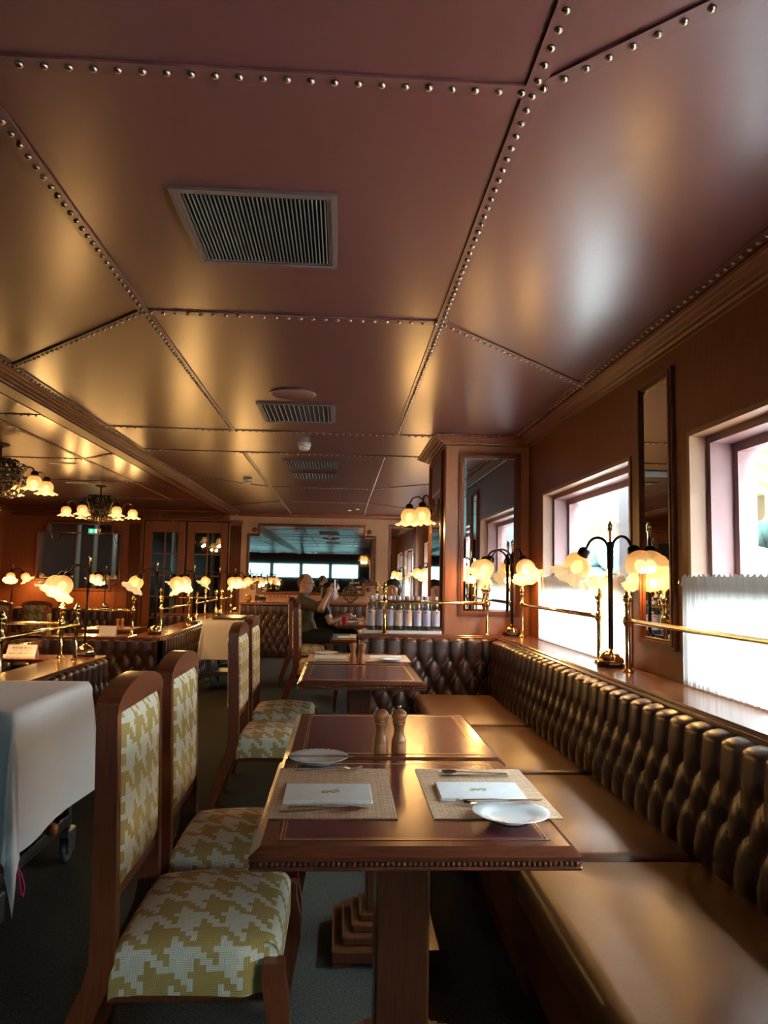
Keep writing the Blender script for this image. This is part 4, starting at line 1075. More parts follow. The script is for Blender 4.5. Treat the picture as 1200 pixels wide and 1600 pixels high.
# far laid table
placemat('beige placemat on the chair side of the end table', -.06, 5.31); placemat('beige placemat on the bench side of the end table', .335, 5.31)
plate('white plate at the chair side of the end table', -.10, 5.50, MZ); plate('white plate at the bench side of the end table', .36, 5.12, MZ)
napkin('folded napkin on the chair side of the end table', -.06, 5.29, MZ, 0, False); napkin('folded napkin on the bench side of the end table', .33, 5.33, MZ, 0, False)
cutlery('fork', 'fork beside the far chair-side napkin', -.05, 5.14, MZ, .1); cutlery('spoon', 'spoon above the far bench-side napkin', .33, 5.49, MZ, PI); cutlery('butter_knife', 'knife across the far chair-side plate', -.1, 5.48, MZ + .0205, 0)
napkin('folded napkin on the laid table beyond the end banquette', .10, 7.10, TZ, 0, False); placemat('beige placemat beyond the end banquette', .26, 7.25, 0)
placemat('placemat on the sunken table before the tent card', -2.95, 10.5).location.z = TZ + LOW
# mills
def mill(lab, x, y, pepper, z=TZ):
    t_ = thing('pepper_mill' if pepper else 'salt_shaker', lab, 'mill', (x, y, z), 0, 'turned wooden mills')
    MB().lathe([(.0245, 0), (.025, .003), (.0245, .030), (.0235, .033), (.025, .037), (.0235, .042), (.0195, .052), (.0165, .066), (.0165, .078), (.0195, .090), (.0215, .097)], 28).build('body', MT['mill'], t_)
    hd = MB().lathe([(.0215, .0972), (.0225, .102), (.0205, .106), (.024, .111), (.0255, .118), (.0245, .126), (.020, .133), (.011, .138), (.0001, .1395)], 28).build('head', MT['mill'], t_)
    if pepper: MB().lathe([(.003, .137), (.003, .142), (.0065, .145), (.0072, .149), (.0055, .153), (.0001, .155)], 14).build('knob', MT['silver'], hd)
    return t_
mill('wooden salt shaker of the near pair on the bare table', .143, 2.475, False); mill('wooden pepper mill with silver knob of the near pair', .203, 2.478, True)
mill('wooden salt shaker of the far pair on the end table', .092, 4.96, False); mill('wooden pepper mill of the far pair on the end table', .152, 4.965, True)
mill('dark salt shaker on the sunken table', -3.02, 10.35, False, TZ + LOW); mill('dark pepper mill on the sunken table', -2.96, 10.36, True, TZ + LOW)
# red cup
cp = thing('red_cup', 'red cup standing on the table before the seated pair', 'cup', (.06, 9.1, TZ))
MB().lathe([(.03, 0), (.034, .04), (.040, .085), (.042, .09), (.038, .088), (.031, .03), (.0001, .012)], 20).build('body', mat('red_plastic', (.55, .03, .02), .35), cp)
plate('white plate on the table before the seated pair', .12, 9.35)

# ---- folded signs
def fold_sign(lab, x, y, rz, lines, sw=.205, sh=.082, z=LL):
    t_ = thing('folded_sign', lab, 'sign', (x, y, z), rz, 'folded cards on the half walls')
    q = MB(); dpt = .045
    q.poly([(-sw / 2, -dpt, 0), (sw / 2, -dpt, 0), (sw / 2, 0, sh), (-sw / 2, 0, sh)], (0, .0012, .0008))
    q.poly([(-sw / 2, dpt, 0), (sw / 2, dpt, 0), (sw / 2, 0, sh), (-sw / 2, 0, sh)], (0, -.0012, .0008))
    q.build('card', MT['card'], t_)
    tilt = math.atan2(sh, dpt)
    for txt, frac, size in lines:
        cu = bpy.data.curves.new('printed_text', 'FONT'); cu.body = txt; cu.size = size; cu.align_x = 'CENTER'
        ob = bpy.data.objects.new('tmp', cu); COL.objects.link(ob)
        bpy.context.view_layer.update()
        me = bpy.data.meshes.new_from_object(ob.evaluated_get(bpy.context.evaluated_depsgraph_get())); bpy.data.objects.remove(ob)
        me.materials.clear(); me.materials.append(MT['ink'])
        o = link('printed_text', me, t_, (0, -dpt * (1 - frac) - .0016, sh * frac + .0004), (tilt, 0, 0))
    return t_
fold_sign('white folded sign with printed warning on the first half wall', -2.31, 5.62, .04, [('高低落差‧請小心', .66, .019), ('Please Be Careful of the Step', .50, .0105), ('足元にご注意ください。', .22, .0155)])
fold_sign('beige folded card on the second half wall', -2.30, 7.58, .12, [], .16, .09)

# ================================================================== TROLLEYS
def cloth(hx, hy, z, d, seed, n=46, flare=.10):
    rnd = random.Random(seed); P = []
    ph = [rnd.random() * 6 for _ in range(6)]
    for i in range(n + 1):
        row = []
        for j in range(n + 1):
            s, t = (-1 + 2 * i / n) * (hx + d), (-1 + 2 * j / n) * (hy + d)
            cx, cy = max(-hx, min(hx, s)), max(-hy, min(hy, t)); ex, ey = s - cx, t - cy; r = math.hypot(ex, ey)
            if r < 1e-6: row.append((cx, cy, z)); continue
            ux, uy = ex / r, ey / r
            k = min(1, r / .03)
            corner = abs(2 * ux * uy)
            out = .012 * k + r * (.035 + flare * corner) + .012 * min(1, r / .2) * math.sin((cx * 9 + cy * 9) + ph[0] + corner * 5)
            sway = .02 * (r / max(d, .1)) * math.sin(cx * 7 + ph[1] + cy * 6)
            drop = max(0, r - .012) * (.985 - .05 * corner)
            row.append((cx + ux * out + (sway if abs(uy) > .9 else 0), cy + uy * out + (sway if abs(ux) > .9 else 0), z - drop + .0))
        P.append(row)
    q = MB().grid(P); return q
caster_w = MB().lathe([(.012, -.013), (.048, -.013), (.055, -.008), (.055, .008), (.048, .013), (.012, .013)], 24, (0, 0, 0), lambda r, z, t, i: (z, r * math.cos(t), r * math.sin(t))).mesh('wheel', MT['rubber'])
def trolley(lab, cx, cy, hx, hy, z, group=None):
    t_ = thing('service_trolley', lab, 'trolley', (cx, cy, 0))
    MB().box(-hx, hx, -hy, hy, z - .03, z - .002, .004).build('top_board', MT['dwood'], t_)
    for sx in (-1, 1):
        for sy in (-1, 1):
            MB().box(sx * (hx - .05) - .018, sx * (hx - .05) + .018, sy * (hy - .05) - .018, sy * (hy - .05) + .018, .15, z - .03).build('leg', MT['tray'], t_)
            c = thing('caster', None, None, (sx * (hx - .045), sy * (hy - .045), 0)); c.parent = t_; 
            link('wheel', caster_w, c, (0, .01, .055))
            q = MB(); q.box(-.026, -.018, -.035, .045, .045, .125, .002); q.box(.018, .026, -.035, .045, .045, .125, .002); q.box(-.026, .026, -.04, .05, .115, .15, .006); q.build('fork', MT['chrome'], c)
    q = MB(); q.box(-hx + .03, hx - .03, -hy + .03, hy - .03, .17, .182); 
    for a in (-hx + .03, hx - .042): q.box(a, a + .012, -hy + .03, hy - .03, .182, .215, .003)
    for a in (-hy + .03, hy - .042): q.box(-hx + .042, hx - .042, a, a + .012, .182, .215, .003)
    q.build('lower_tray', MT['tray'], t_)
    return t_
trolley('wheeled service trolley under the white cloth at the left', -1.445, 3.19, .275, .405, .796)
tag(cloth(.278, .408, .8, .52, 3).build('tablecloth', MT['white'], None, (-1.445, 3.19, 0)), 'white tablecloth hanging over the near service trolley', 'tablecloth')
tag(cloth(.15, .20, .8065, .40, 5, 30).build('tablecloth', MT['white'], None, (-1.56, 2.985, 0)), 'smaller white overlay cloth on the near trolley', 'tablecloth')
trolley('service trolley under the cream cloth beside the aisle', -1.30, 8.95, .22, .42, .796)
tag(cloth(.222, .422, .8, .46, 9).build('tablecloth', MT['cream'], None, (-1.30, 8.95, 0)), 'cream tablecloth over the far service trolley', 'tablecloth')
tag(MB().box(-1.46, -1.12, 8.6, 9.25, .802, .822, .006).build('serving_tray', MT['iron2']), 'dark flat tray lying on the far cream trolley', 'tray')
# things on the near trolley's lower tray
tg = thing('mill_basket', 'wicker basket on the lower tray of the near trolley', 'basket', (-1.30, 3.27, .1822))
MB().lathe([(.09, 0), (.115, .05), (.125, .085), (.120, .085), (.108, .05), (.085, .008), (.0001, .006)], 28, (0, 0, 0), lambda r, z, t, i: (r * .8 * math.cos(t), r * 1.4 * math.sin(t), z)).build('bowl', MT['tan'], tg)
for k, (dx, dy) in enumerate(((-.02, -.09), (.03, -.03), (-.03, .02), (.02, .09))):
    m_ = mill(('nearest', 'second', 'third', 'farthest')[k] + ' wooden mill lying in the basket on the trolley', -1.30 + dx, 3.27 + dy, False, .255); m_.rotation_euler = (PI / 2, .1, .6 + k * .7); m_['group'] = 'mills in the trolley basket'
bx_ = thing('red_bag', 'dark red bag with pink cord on the trolley tray', 'bag', (-1.27, 2.93, .1822))
MB().box(-.07, .07, -.09, .09, 0, .10, .025).build('body', mat('dark_red_cloth', (.10, .012, .02), .7), bx_)
MB().tube([(.085, -.02, .06), (.11, -.02, .0), (.115, -.01, -.06), (.115, .01, -.08), (.115, .02, -.05), (.11, .0, .0), (.08, .0, .05)], .006, 8).build('cord_loop', mat('pink_cord', (.5, .05, .12), .6), bx_)

# ================================================================== WATER BOTTLES
bt_prof = [(.030, 0), (.033, .004), (.033, .17), (.031, .185), (.024, .205), (.016, .225), (.0135, .235), (.0135, .250)]
def bottle_meshes(nm, body, lab, cap, prof=bt_prof):
    return (MB().lathe(prof, 20).mesh('body', body), MB().lathe([(.0338, .045), (.0338, .165)], 20, close=False).mesh('label_wrap', lab), MB().lathe([(.0155, .248), (.016, .250), (.016, .272), (.0145, .275), (.0001, .275)], 16).mesh('cap', cap))
def label_mat(nm, c, accent):
    m, nt, b = nmat(nm); N = nt.nodes.new; L = nt.links.new
    tc = N('ShaderNodeTexCoord'); sp = N('ShaderNodeSeparateXYZ'); L(tc.outputs['Object'], sp.inputs[0])
    gt = N('ShaderNodeMath'); gt.operation = 'GREATER_THAN'; gt.inputs[1].default_value = .012; L(sp.outputs[0], gt.inputs[0])
    mx = N('ShaderNodeMix'); mx.data_type = 'RGBA'; L(gt.outputs[0], mx.inputs[0]); mx.inputs[6].default_value = (*c, 1); mx.inputs[7].default_value = (*accent, 1); L(mx.outputs[2], b.inputs['Base Color'])
    b.inputs['Roughness'].default_value = .45
    return m
bm1 = bottle_meshes('w', MT['bottle'], label_mat('lilac_label', (.42, .48, .72), (.75, .62, .52)), mat('lilac_cap', (.50, .52, .78), .4))
bm2 = bottle_meshes('d', MT['bottle_d'], label_mat('blush_label', (.70, .55, .48), (.70, .60, .52)), mat('navy_cap', (.02, .03, .08), .4))
red_me = MB().poly([(-.010, -.0346, .145), (.010, -.0346, .145), (.010, -.0346, .158), (-.010, -.0346, .158)], (0, -.0004, 0)).mesh('red_mark', mat('red_label_mark', (.55, .12, .10), .5))
def bottle(i, x, y, ms, lab, grp):
    t_ = thing('water_bottle', lab, 'bottle', (x, y, LZ + .0125), i * 1.3, grp)
    for nm, me in zip(('body', 'label_wrap', 'cap'), ms): link(nm, me, t_)
    if ms is bm1: link('red_mark', red_me, t_, (0, 0, 0), -i * 1.3 + (.25 if i % 2 else -.3))
ordn = ['leftmost', 'second', 'third', 'fourth', 'fifth', 'sixth', 'seventh', 'eighth', 'ninth']
bt0 = thing('bottle_tray', 'thin pale tray under the water bottles on the ledge', 'tray', (.505, 5.93, LZ))
MB().box(-.325, .295, -.105, .105, 0, .005, .002).build('base', MT['plastic'], bt0)
q = MB(); q.box(-.325, .295, -.105, -.100, .005, .022); q.box(-.325, .295, .10, .105, .005, .022); q.box(-.325, -.32, -.1, .1, .005, .022); q.box(.29, .295, -.1, .1, .005, .022); q.build('rim', MT['plastic'], bt0)
for i in range(8): bottle(i, .245 + i * .073, 5.865, bm1, ordn[i] + ' clear water bottle of the front row on the ledge', 'front row of water bottles')
for i in range(7): bottle(i, .281 + i * .073, 5.93, bm1, ordn[i] + ' clear water bottle of the middle row on the ledge', 'middle row of water bottles')
for i in range(7): bottle(i, .245 + i * .073, 5.995, bm2, ordn[i] + ' navy-capped water bottle of the back row on the ledge', 'back row of water bottles')

# ================================================================== CEILING FITTINGS
def vent(lab, cx, cy, w_, l_, n, square=True, slat='slat'):
    t_ = thing('air_vent', lab, 'vent', (cx, cy, CZ))
    t = .032
    q = MB()
    for i, (a, z) in enumerate(((0, .010), (t * .6, .006))):
        b = t * .6 if i == 0 else t
        q.box(-w_ / 2 + a, -w_ / 2 + b, -l_ / 2 + a, l_ / 2 - a, -z, 0); q.box(w_ / 2 - b, w_ / 2 - a, -l_ / 2 + a, l_ / 2 - a, -z, 0); q.box(-w_ / 2 + b, w_ / 2 - b, -l_ / 2 + a, -l_ / 2 + b, -z, 0); q.box(-w_ / 2 + b, w_ / 2 - b, l_ / 2 - b, l_ / 2 - a, -z, 0)
    q.build('frame', MT['vent'], t_)
    MB().box(-w_ / 2 + t, w_ / 2 - t, -l_ / 2 + t, l_ / 2 - t, -.001, 0).build('dark_back', MT['dark'], t_)
    iw = w_ - 2 * t; sm = MB().poly([(-.0012, -l_ / 2 + t, -.0085), (.0004, -l_ / 2 + t, -.0085), (.0030, -l_ / 2 + t, -.0012), (.0014, -l_ / 2 + t, -.0012)], (0, l_ - 2 * t, 0)).mesh('slat', MT[slat])
    for i in range(n): link('slat', sm, t_, (-iw / 2 + iw * (i + .5) / n, 0, 0))
    return t_
vent('large square ceiling vent with fine dark slats, nearest the camera', -.29, 2.38, .50, .52, 34)
vent('rectangular ceiling vent below the round ceiling plate', -.33, 5.13, .52, .58, 14)
vent('small ceiling vent beyond the smoke detector', -.33, 7.5, .55, .50, 16)
vent('faint farther ceiling vent', -.33, 8.35, .5, .5, 12)
rp = thing('round_ceiling_plate', 'round flush ceiling plate before the second vent', 'ceiling speaker', (-.33, 4.58, CZ))
MB().lathe([(.0001, -.004), (.115, -.004), (.122, -.006), (.14, -.010), (.145, -.006), (.145, 0)], 40).build('disc', MT['strip'], rp)
def detector(lab, x, y, z=CZ):
    t_ = thing('smoke_detector', lab, 'smoke detector', (x, y, z), 0, 'white smoke detectors')
    MB().lathe([(.055, 0), (.055, -.03), (.05, -.034)], 24).build('base', MT['plastic'], t_)
    MB().lathe([(.047, -.034), (.047, -.05), (.040, -.06), (.02, -.066), (.0001, -.067)], 24).build('head', MT['plastic'], t_)
detector('white smoke detector in the middle of the ceiling band', -.34, 6.30); detector('white dome detector on the ceiling to the left', -1.13, 8.75)
for x, y, wd in ((.12, 12.6, 'left'), (.25, 12.35, 'right')): tag(MB().lathe([(.03, 0), (.028, -.01), (.0001, -.014)], 14, (x, y, CZ)).build('ceiling_downlight', MT['shade_pale']), wd + ' one of two tiny downlights near the far end of the ceiling', 'downlight', 'far downlights')
for x, y, wd in ((-2.95, 7.9, 'nearer'), (-3.4, 9.6, 'farther')): tag(MB().box(x - .14, x + .14, y - .02, y + .02, CZ - .012, CZ, .004).build('slot_diffuser', MT['plastic']), wd + ' slim slot diffuser in the ceiling over the sunken area', 'diffuser', 'slot diffusers')

# ================================================================== PEOPLE
def surface_net(F, o, h):
    """F: field on a grid, inside < 0 -> verts, quads"""
    s = F < 0; nx, ny, nz = F.shape
    c = np.zeros((nx - 1, ny - 1, nz - 1), int)
    for a in (0, 1):
        for b in (0, 1):
            for d in (0, 1): c += s[a:nx - 1 + a, b:ny - 1 + b, d:nz - 1 + d]
    act = (c > 0) & (c < 8); idx = -np.ones(act.shape, int); ijk = np.argwhere(act); idx[tuple(ijk.T)] = np.arange(len(ijk))
    acc = np.zeros((len(ijk), 3)); cnt = np.zeros(len(ijk))
    cor = [(a, b, d) for a in (0, 1) for b in (0, 1) for d in (0, 1)]
    for p in cor:
        for ax in range(3):
            if p[ax]: continue
            q = list(p); q[ax] = 1
            f0 = F[ijk[:, 0] + p[0], ijk[:, 1] + p[1], ijk[:, 2] + p[2]]; f1 = F[ijk[:, 0] + q[0], ijk[:, 1] + q[1], ijk[:, 2] + q[2]]
            m = (f0 < 0) != (f1 < 0); t = np.where(m, f0 / np.where(m, f0 - f1, 1), 0)
            P = np.tile(np.array(p, float), (len(ijk), 1)); P[:, ax] += t; acc[m] += P[m]; cnt[m] += 1
    V = (ijk + acc / np.maximum(cnt, 1)[:, None]) * h + np.array(o)
    Q = []
    for ax in range(3):
        b, d = [k for k in range(3) if k != ax]
        sl0 = [slice(None)] * 3; sl1 = [slice(None)] * 3; sl0[ax] = slice(0, -1); sl1[ax] = slice(1, None)
        e = np.argwhere(s[tuple(sl0)] != s[tuple(sl1)])
        e = e[(e[:, b] > 0) & (e[:, d] > 0) & (e[:, b] < F.shape[b] - 1) & (e[:, d] < F.shape[d] - 1)]
        for i in e:
            r = []
            for (ob, od) in ((-1, -1), (0, -1), (0, 0), (-1, 0)):
                j = i.copy(); j[b] += ob; j[d] += od; r.append(idx[tuple(j)])
            if min(r) >= 0: Q.append(tuple(int(x) for x in r))
    return V, Q
def body_mesh(name, prims, m, h=.009, k=.02, cut=None, grow=0.0):
    """prims: ('c', p0, p1, r0, r1) round cones, ('e', centre, radii) ellipsoids, smooth-unioned"""
    A = []
    for p in prims:
        if p[0] == 'c': A += [np.array(p[1]) - max(p[3], p[4]), np.array(p[1]) + max(p[3], p[4]), np.array(p[2]) - max(p[3], p[4]), np.array(p[2]) + max(p[3], p[4])]
        else: A += [np.array(p[1]) - max(p[2]), np.array(p[1]) + max(p[2])]
    A = np.array(A); lo = A.min(0) - .04 - grow; hi = A.max(0) + .04 + grow
    n = np.ceil((hi - lo) / h).astype(int) + 1
    G = np.stack(np.meshgrid(*[lo[i] + h * np.arange(n[i]) for i in range(3)], indexing='ij'), -1)
    F = np.full(G.shape[:3], 9.0)
    for p in prims:
        if p[0] == 'c':
            a, b = np.array(p[1], float), np.array(p[2], float); ab = b - a; t = np.clip(((G - a) @ ab) / max(ab @ ab, 1e-9), 0, 1)
            d = np.linalg.norm(G - a - t[..., None] * ab, axis=-1) - (p[3] + (p[4] - p[3]) * t)
        else:
            q_ = (G - np.array(p[1])) / np.array(p[2]); l = np.linalg.norm(q_, axis=-1); d = (l - 1) * min(p[2])
        kk = p[5] if len(p) > 5 else k
        hm = np.maximum(kk - np.abs(F - d), 0) / kk; F = np.minimum(F, d) - hm * hm * kk * .25
    F = F - grow
    if cut is not None: F = np.maximum(F, cut(G))
    V, Q = surface_net(F, lo, h)
    me = bpy.data.meshes.new(name); me.from_pydata(V.tolist(), [], Q); me.polygons.foreach_set('use_smooth', [True] * len(Q)); me.materials.append(m)
    bm = bmesh.new(); bm.from_mesh(me); bmesh.ops.recalc_face_normals(bm, faces=bm.faces); bm.to_mesh(me); bm.free()
    return me
SK = mat('skin', (.50, .27, .17), .5, noise=.08, nscale=20)
def hand(w0, d, s, up_, thumb):
    """palm and five curled fingers from wrist w0 towards d; s = across axis"""
    w0 = np.array(w0); d = np.array(d) / np.linalg.norm(d); s = np.array(s); u_ = np.array(up_)
    out = [('c', w0, w0 + d * .03, .024, .026), ('e', w0 + d * .055, (.036, .036, .036))]
    for i, L in enumerate((.060, .070, .066, .052)):
        b = w0 + d * .075 + s * (.030 - .020 * i); k1 = b + d * L * .55 + u_ * .008; k2 = k1 + d * L * .25 + u_ * L * .45
        out += [('c', b, k1, .0095, .0088, .006), ('c', k1, k2, .0088, .0072, .006)]
    b = w0 + d * .035 + s * .03; out += [('c', b, b + s * .028 * thumb + d * .03, .011, .010, .006), ('c', b + s * .028 * thumb + d * .03, b + s * .026 * thumb + d * .06 + u_ * .01, .010, .008, .006)]
    return out
def head(c, face, R=1.0):
    """c: head centre; face: yaw of the gaze"""
    c = np.array(c, float); f = np.array((math.cos(face), math.sin(face), 0)); l = np.array((-f[1], f[0], 0)); z = np.array((0, 0, 1.))
    P = [('e', c + z * .025 - f * .008, (.092, .086, .105)), ('e', c - z * .035 + f * .012, (.070, .066, .080)), ('c', c - z * .085 + f * .045, c - z * .07 + f * .06, .024, .022),
         ('c', c + z * .018 + f * .088, c - z * .018 + f * .104, .009, .014, .008), ('c', c - z * .022 + f * .094 - l * .010, c - z * .022 + f * .094 + l * .010, .010, .010, .008),
         ('c', c - z * .048 + f * .078 - l * .018, c - z * .048 + f * .078 + l * .018, .008, .008, .006), ('c', c - z * .058 + f * .076 - l * .014, c - z * .058 + f * .076 + l * .014, .009, .009, .006),
         ('c', c + z * .030 + f * .080 - l * .035, c + z * .030 + f * .080 + l * .035, .012, .012, .01)]
    for sg in (-1, 1): P += [('c', c + l * sg * .085 + z * .02 - f * .01, c + l * sg * .084 - z * .025 - f * .006, .016, .011, .006), ('e', c + z * .008 + f * .068 + l * sg * .03, (.014, .014, .014))]
    return P, f, l, z
# man: seated facing +x, turned a little towards us, phone raised in both hands
MX, MY = -.30, 9.25
def man():
    face = -.35; hc = (MX - .13, MY, 1.215)
    P, f, l, z = head(hc, face)
    P += [('c', (MX - .15, MY, 1.13), (MX - .16, MY, 1.04), .058, .066)]
    P += [('e', (MX - .16, MY, .86), (.13, .19, .20)), ('e', (MX - .14, MY, .66), (.145, .18, .17)), ('e', (MX - .12, MY, .60), (.15, .19, .095))]
    shL, shR = (MX - .16, MY + .19, 1.0), (MX - .16, MY - .19, 1.0)
    P += [('c', (MX - .16, MY - .10, 1.02), shR, .07, .062), ('c', (MX - .16, MY + .10, 1.02), shL, .07, .062)]
    elR, elL = (MX + .06, MY - .27, .93), (MX + .06, MY + .20, .90)
    wrR, wrL = (MX + .155, MY - .09, 1.10), (MX + .185, MY + .06, 1.08)
    arms = [('c', shR, elR, .056, .043), ('c', elR, wrR, .043, .028), ('c', shL, elL, .056, .043), ('c', elL, wrL, .043, .028)]
    P += arms + hand(wrR, (.25, .25, 1), (0, -.6, 0), (.3, .5, .1), 1) + hand(wrL, (.05, -.2, 1), (0, .6, 0), (.3, -.5, .1), 1)
    legs = []
    for sg in (-1, 1): legs += [('c', (MX - .12, MY + sg * .095, .595), (MX + .30, MY + sg * .12, .575), .085, .062), ('c', (MX + .30, MY + sg * .12, .56), (MX + .31, MY + sg * .12, .10), .060, .042), ('c', (MX + .30, MY + sg * .12, .055), (MX + .45, MY + sg * .13, .04), .045, .036)]
    P += legs
    o = link('person', body_mesh('person', P, SK)); tag(o, 'seated person in olive shirt holding up a phone, shaved head', 'person')
    SH = mat('olive_shirt', (.085, .065, .035), .8, bump=.1, bscale=40)
    up_ = [p for p in P if p[0] == 'e' and .45 < p[1][2] < .95 and p[2][0] > .1] + [('c', (MX - .16, MY - .10, 1.02), shR, .07, .062), ('c', (MX - .16, MY + .10, 1.02), shL, .07, .062), ('c', (MX - .155, MY, 1.07), (MX - .16, MY, 1.0), .062, .08)]
    def lerp(a, b, t): return tuple(np.array(a) + (np.array(b) - np.array(a)) * t)
    up_ += [('c', shR, lerp(shR, elR, .75), .064, .056), ('c', shL, lerp(shL, elL, .75), .064, .056)]
    link('shirt', body_mesh('shirt', up_, SH, grow=.010), o)
    link('trousers', body_mesh('trousers', [('e', (MX - .12, MY, .605), (.155, .19, .10))] + [p for p in legs if p[1][2] > .2], mat('black_trousers', (.012, .012, .013), .85), grow=.012), o)
    link('shoes', body_mesh('shoes', [p for p in legs if p[1][2] < .2], mat('black_shoes', (.01, .01, .01), .4), grow=.008), o)
    link('hair', body_mesh('hair', [('e', np.array(hc) + z * .022 - f * .016, (.094, .090, .106))], mat('cropped_hair', (.10, .055, .035), .8), h=.007, grow=.0, cut=lambda G: -((G - np.array(hc)) @ (-f * .9 + z * .55) - .045)), o)
    g = MB(); hcv = np.array(hc)
    for sg in (-1, 1):
        c = hcv + z * .012 + f * .098 + l * sg * .032
        g.tube([c + l * .022 * math.cos(t) + z * .015 * math.sin(t) for t in [2 * PI * i / 14 for i in range(14)]], .0022, 5, closed=True)
        g.tube([c + l * sg * .022, c + l * sg * .05 - f * .03, hcv + z * .02 + l * sg * .092 - f * .01], .002, 5)
    g.tube([hcv + z * .015 + f * .098 - l * .01, hcv + z * .015 + f * .098 + l * .01], .002, 5); g.build('glasses', MT['iron'], o)
    ph = thing('phone', 'phone held up by the seated person in the olive shirt', 'phone', (MX + .225, MY - .02, 1.205), -.15)
    MB().box(-.005, .005, -.04, .04, -.075, .075, .004).build('body', mat('grey_phone', (.22, .21, .23), .35, .3), ph)
    MB().box(.005, .0075, .008, .034, .035, .068, .002).build('camera_bump', MT['iron'], ph)
    return o
man()
def woman():
    WX, WY = -.12, 9.95
    face = -.15; hc = (WX - .02, WY, 1.10)
    P, f, l, z = head(hc, face)
    P += [('c', (WX - .06, WY, 1.02), (WX - .10, WY, .94), .05, .055), ('e', (WX - .12, WY, .80), (.11, .165, .18)), ('e', (WX - .13, WY, .62), (.12, .16, .15)), ('e', (WX - .12, WY, .595), (.14, .18, .085))]
    sR, sL = (WX - .11, WY - .165, .92), (WX - .11, WY + .165, .92); eR, eL = (WX - .0, WY - .22, .72), (WX - .0, WY + .22, .72); wR, wL = (WX + .20, WY - .12, .80), (WX + .20, WY + .08, .80)
    P += [('c', (WX - .1, WY - .06, .93), sR, .06, .052), ('c', (WX - .1, WY + .06, .93), sL, .06, .052), ('c', sR, eR, .045, .036), ('c', eR, wR, .036, .023), ('c', sL, eL, .045, .036), ('c', eL, wL, .036, .023)]
    P += hand(wR, (1, .2, -.05), (0, -.6, 0), (0, .2, .3), 1) + hand(wL, (1, -.2, -.05), (0, .6, 0), (0, -.2, .3), 1)
    legs = []
    for sg in (-1, 1): legs += [('c', (WX - .12, WY + sg * .085, .59), (WX + .28, WY + sg * .09, .56), .078, .055), ('c', (WX + .28, WY + sg * .09, .55), (WX + .28, WY + sg * .09, .10), .053, .036), ('c', (WX + .28, WY + sg * .09, .05), (WX + .40, WY + sg * .1, .035), .038, .030)]
    P += legs
    o = link('person', body_mesh('person', P, SK)); tag(o, 'seated person in black top with dark hair and white mask, looking down', 'person')
    BK = mat('black_top', (.010, .010, .011), .85)
    tp = [p for p in P if p[0] == 'e' and p[2][0] > .1 and p[1][2] < .9] + [('c', (WX - .1, WY - .06, .93), sR, .06, .052), ('c', (WX - .1, WY + .06, .93), sL, .06, .052), ('c', sR, tuple((np.array(sR) * .6 + np.array(eR) * .4)), .05, .046), ('c', sL, tuple((np.array(sL) * .6 + np.array(eL) * .4)), .05, .046)]
    link('top', body_mesh('top', tp, BK, grow=.010), o)
    link('trousers', body_mesh('trousers', [('e', (WX - .12, WY, .60), (.145, .18, .09))] + legs, BK, grow=.010), o)
    hcv = np.array(hc)
    link('hair', body_mesh('hair', [('e', hcv + z * .028 - f * .018, (.104, .100, .115)), ('e', hcv - z * .04 - f * .04, (.08, .092, .10))], mat('black_hair', (.012, .009, .008), .45), h=.007, cut=lambda G: ((G - hcv) @ f) - .048 - .45 * np.maximum((G - hcv) @ z - .03, 0)), o)
    link('face_mask', body_mesh('face_mask', [('e', hcv - z * .045 + f * .035, (.078, .070, .055))], mat('white_mask', (.75, .73, .70), .8), h=.007, cut=lambda G: .05 - ((G - hcv) @ f)), o)
woman()
def third():
    X3, Y3 = .58, 8.26; face = -PI / 2 - .2; hc = (X3, Y3, 1.165)
    P, f, l, z = head(hc, face)
    P += [('c', (X3, Y3, 1.08), (X3, Y3, .98), .05, .055), ('e', (X3, Y3, .82), (.165, .11, .18)), ('e', (X3, Y3, .62), (.16, .12, .15)), ('e', (X3, Y3, .595), (.18, .14, .085))]
    for sg in (-1, 1):
        s_, e_, w_ = (X3 + sg * .17, Y3, .95), (X3 + sg * .21, Y3 - .06, .72), (X3 + sg * .10, Y3 - .25, .77)
        P += [('c', (X3 + sg * .06, Y3, .96), s_, .06, .052), ('c', s_, e_, .045, .036), ('c', e_, w_, .036, .023)] + hand(w_, (-.2 * sg, -1, 0), (.6 * sg, 0, 0), (0, 0, .3), 1)
        P += [('c', (X3 + sg * .09, Y3, .59), (X3 + sg * .09, Y3 - .36, .565), .078, .055), ('c', (X3 + sg * .09, Y3 - .36, .55), (X3 + sg * .09, Y3 - .36, .05), .053, .036), ('c', (X3 + sg * .09, Y3 - .36, .04), (X3 + sg * .1, Y3 - .48, .035), .036, .030)]
    o = link('person', body_mesh('person', P, SK)); tag(o, 'person with dark hair showing just above the water bottles', 'person')
    link('top', body_mesh('top', [p for p in P if p[0] == 'e' and p[2][0] > .15] + [p for p in P if p[0] == 'c' and p[3] in (.06, .045)], mat('dark_top', (.02, .02, .022), .85), grow=.010), o)
    link('trousers', body_mesh('trousers', [p for p in P if p[0] == 'c' and p[3] in (.078, .053)], mat('dark_trousers', (.015, .015, .018), .85), grow=.010), o)
    hcv = np.array(hc)
    link('hair', body_mesh('hair', [('e', hcv + z * .026 - f * .016, (.104, .102, .116))], mat('dark_brown_hair', (.02, .012, .009), .45), h=.007, cut=lambda G: ((G - hcv) @ f) - .05 - .5 * np.maximum((G - hcv) @ z - .03, 0)), o)
third()

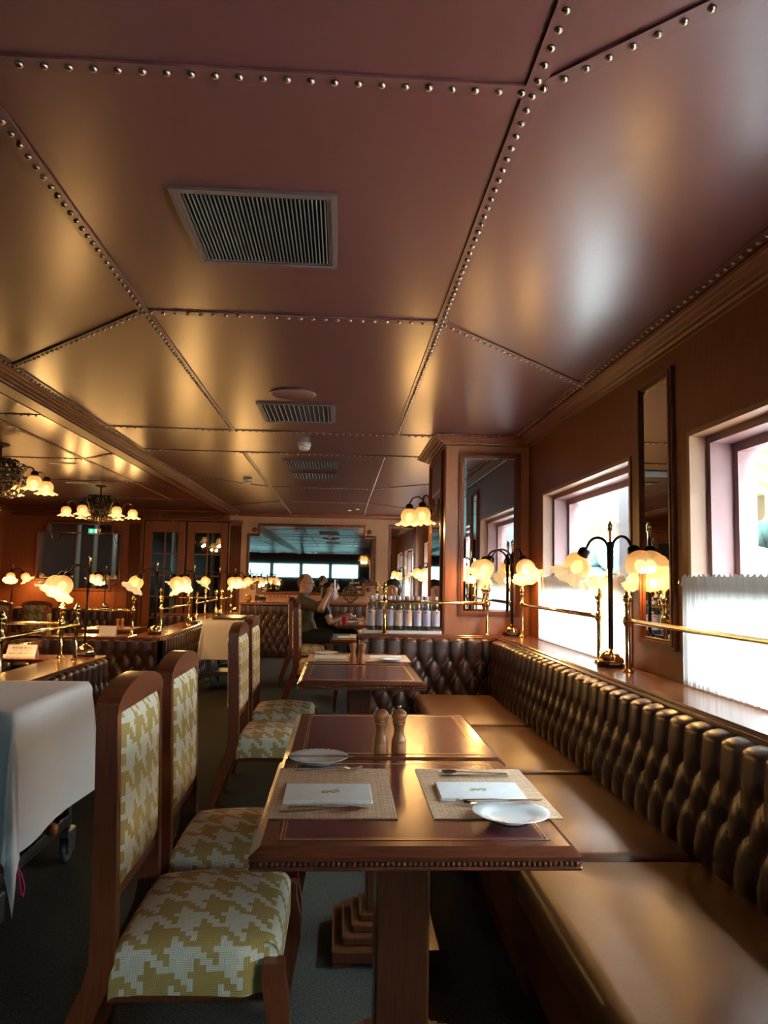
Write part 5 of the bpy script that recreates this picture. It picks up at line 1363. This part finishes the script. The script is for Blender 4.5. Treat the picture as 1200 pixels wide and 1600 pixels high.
# ================================================================== OUTSIDE
struct(MB().box(RW + .3, 40, -30, 45, -.4, -.15).build('ground', mat('pale_paving', (.68, .68, .65), .9)))
struct(MB().box(-40, RW + .3, -30, BW - .4, -.4, -.15).build('ground_rear', MT['plastic']))
bd = thing('outside_building', 'pale building across the terrace seen through the windows', 'building', (9, 4, -.15))
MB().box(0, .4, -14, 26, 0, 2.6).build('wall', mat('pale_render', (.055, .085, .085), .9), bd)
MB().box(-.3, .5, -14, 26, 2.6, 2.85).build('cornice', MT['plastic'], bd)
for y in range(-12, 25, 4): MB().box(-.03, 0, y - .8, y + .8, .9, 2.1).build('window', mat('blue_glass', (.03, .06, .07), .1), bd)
AW1, AW2 = mat('cream_awning', (.30, .27, .17), .8), mat('gold_awning', (.10, .07, .02), .8)
aw = thing('awning', 'striped cream and gold awning outside the windows', 'awning', (0, 0, 0))
n = 0; y = -4.0
while y < 13.5:
    m_ = AW1 if n % 2 else AW2
    MB().poly([(RW + 1.1, y, 2.42), (RW + 1.1, y + .16, 2.42), (RW + 2.0, y + .16, 2.06), (RW + 2.0, y, 2.06)], (0, 0, .012)).build('stripe', m_, aw)
    pts = [(RW + 2.0, y, 2.06), (RW + 2.0, y + .16, 2.06), (RW + 2.0, y + .16, 1.90)] + [(RW + 2.0, y + .08 + .08 * math.cos(PI * k / 6), 1.90 - .05 * math.sin(PI * k / 6)) for k in range(1, 6)] + [(RW + 2.0, y, 1.90)]
    MB().poly(pts, (.012, 0, 0)).build('scallop', m_, aw)
    y += .16; n += 1
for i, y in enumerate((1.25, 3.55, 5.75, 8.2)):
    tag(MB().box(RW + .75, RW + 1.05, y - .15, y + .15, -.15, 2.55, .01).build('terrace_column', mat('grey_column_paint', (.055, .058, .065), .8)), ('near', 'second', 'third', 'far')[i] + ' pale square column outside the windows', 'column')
    MB
tb = thing('terrace_beam', 'mauve beam under the awning outside the windows', 'beam', (0, 0, 0)); MB().box(RW + .82, RW + .98, -4, 14, 2.55, 2.7).build('beam', MT['mauve'], tb)
rl = mat('hedge_leaf', (.014, .036, .030), .7, noise=.5, nscale=6)
for i, (x, y, r) in enumerate(((5.4, 8.6, 1.2), (6.3, 12.6, 1.35), (6.6, 17.0, 1.5), (6.0, 22.0, 1.5), (6.0, 5.2, 1.1))):
    q = MB(); rnd = random.Random(i); 
    for k in range(60):
        a, b = rnd.random() * 2 * PI, math.acos(1 - 2 * rnd.random()); c = Vector((math.sin(b) * math.cos(a), math.sin(b) * math.sin(a), math.cos(b))) * r * .8
        q.sphere((c.x, c.y, c.z + r * 1.1), r * (.22 + .15 * rnd.random()), 6)
    s = thing('garden_shrub', ('second', 'third', 'fourth', 'farthest', 'nearest')[i] + ' rounded green shrub on the terrace outside', 'shrub', (x, y, -.15), 0, 'terrace shrubs')
    q.build('foliage', rl, s); MB().cyl((0, 0, 0), (0, 0, r * .5), .06, n=8).build('stem', MT['dwood'], s)
point('corridor_fill_light', (-4.2, FW + .8, 2.2), 5, (.8, .95, 1), .1)  # added light without a fitting, brightens the corridor columns
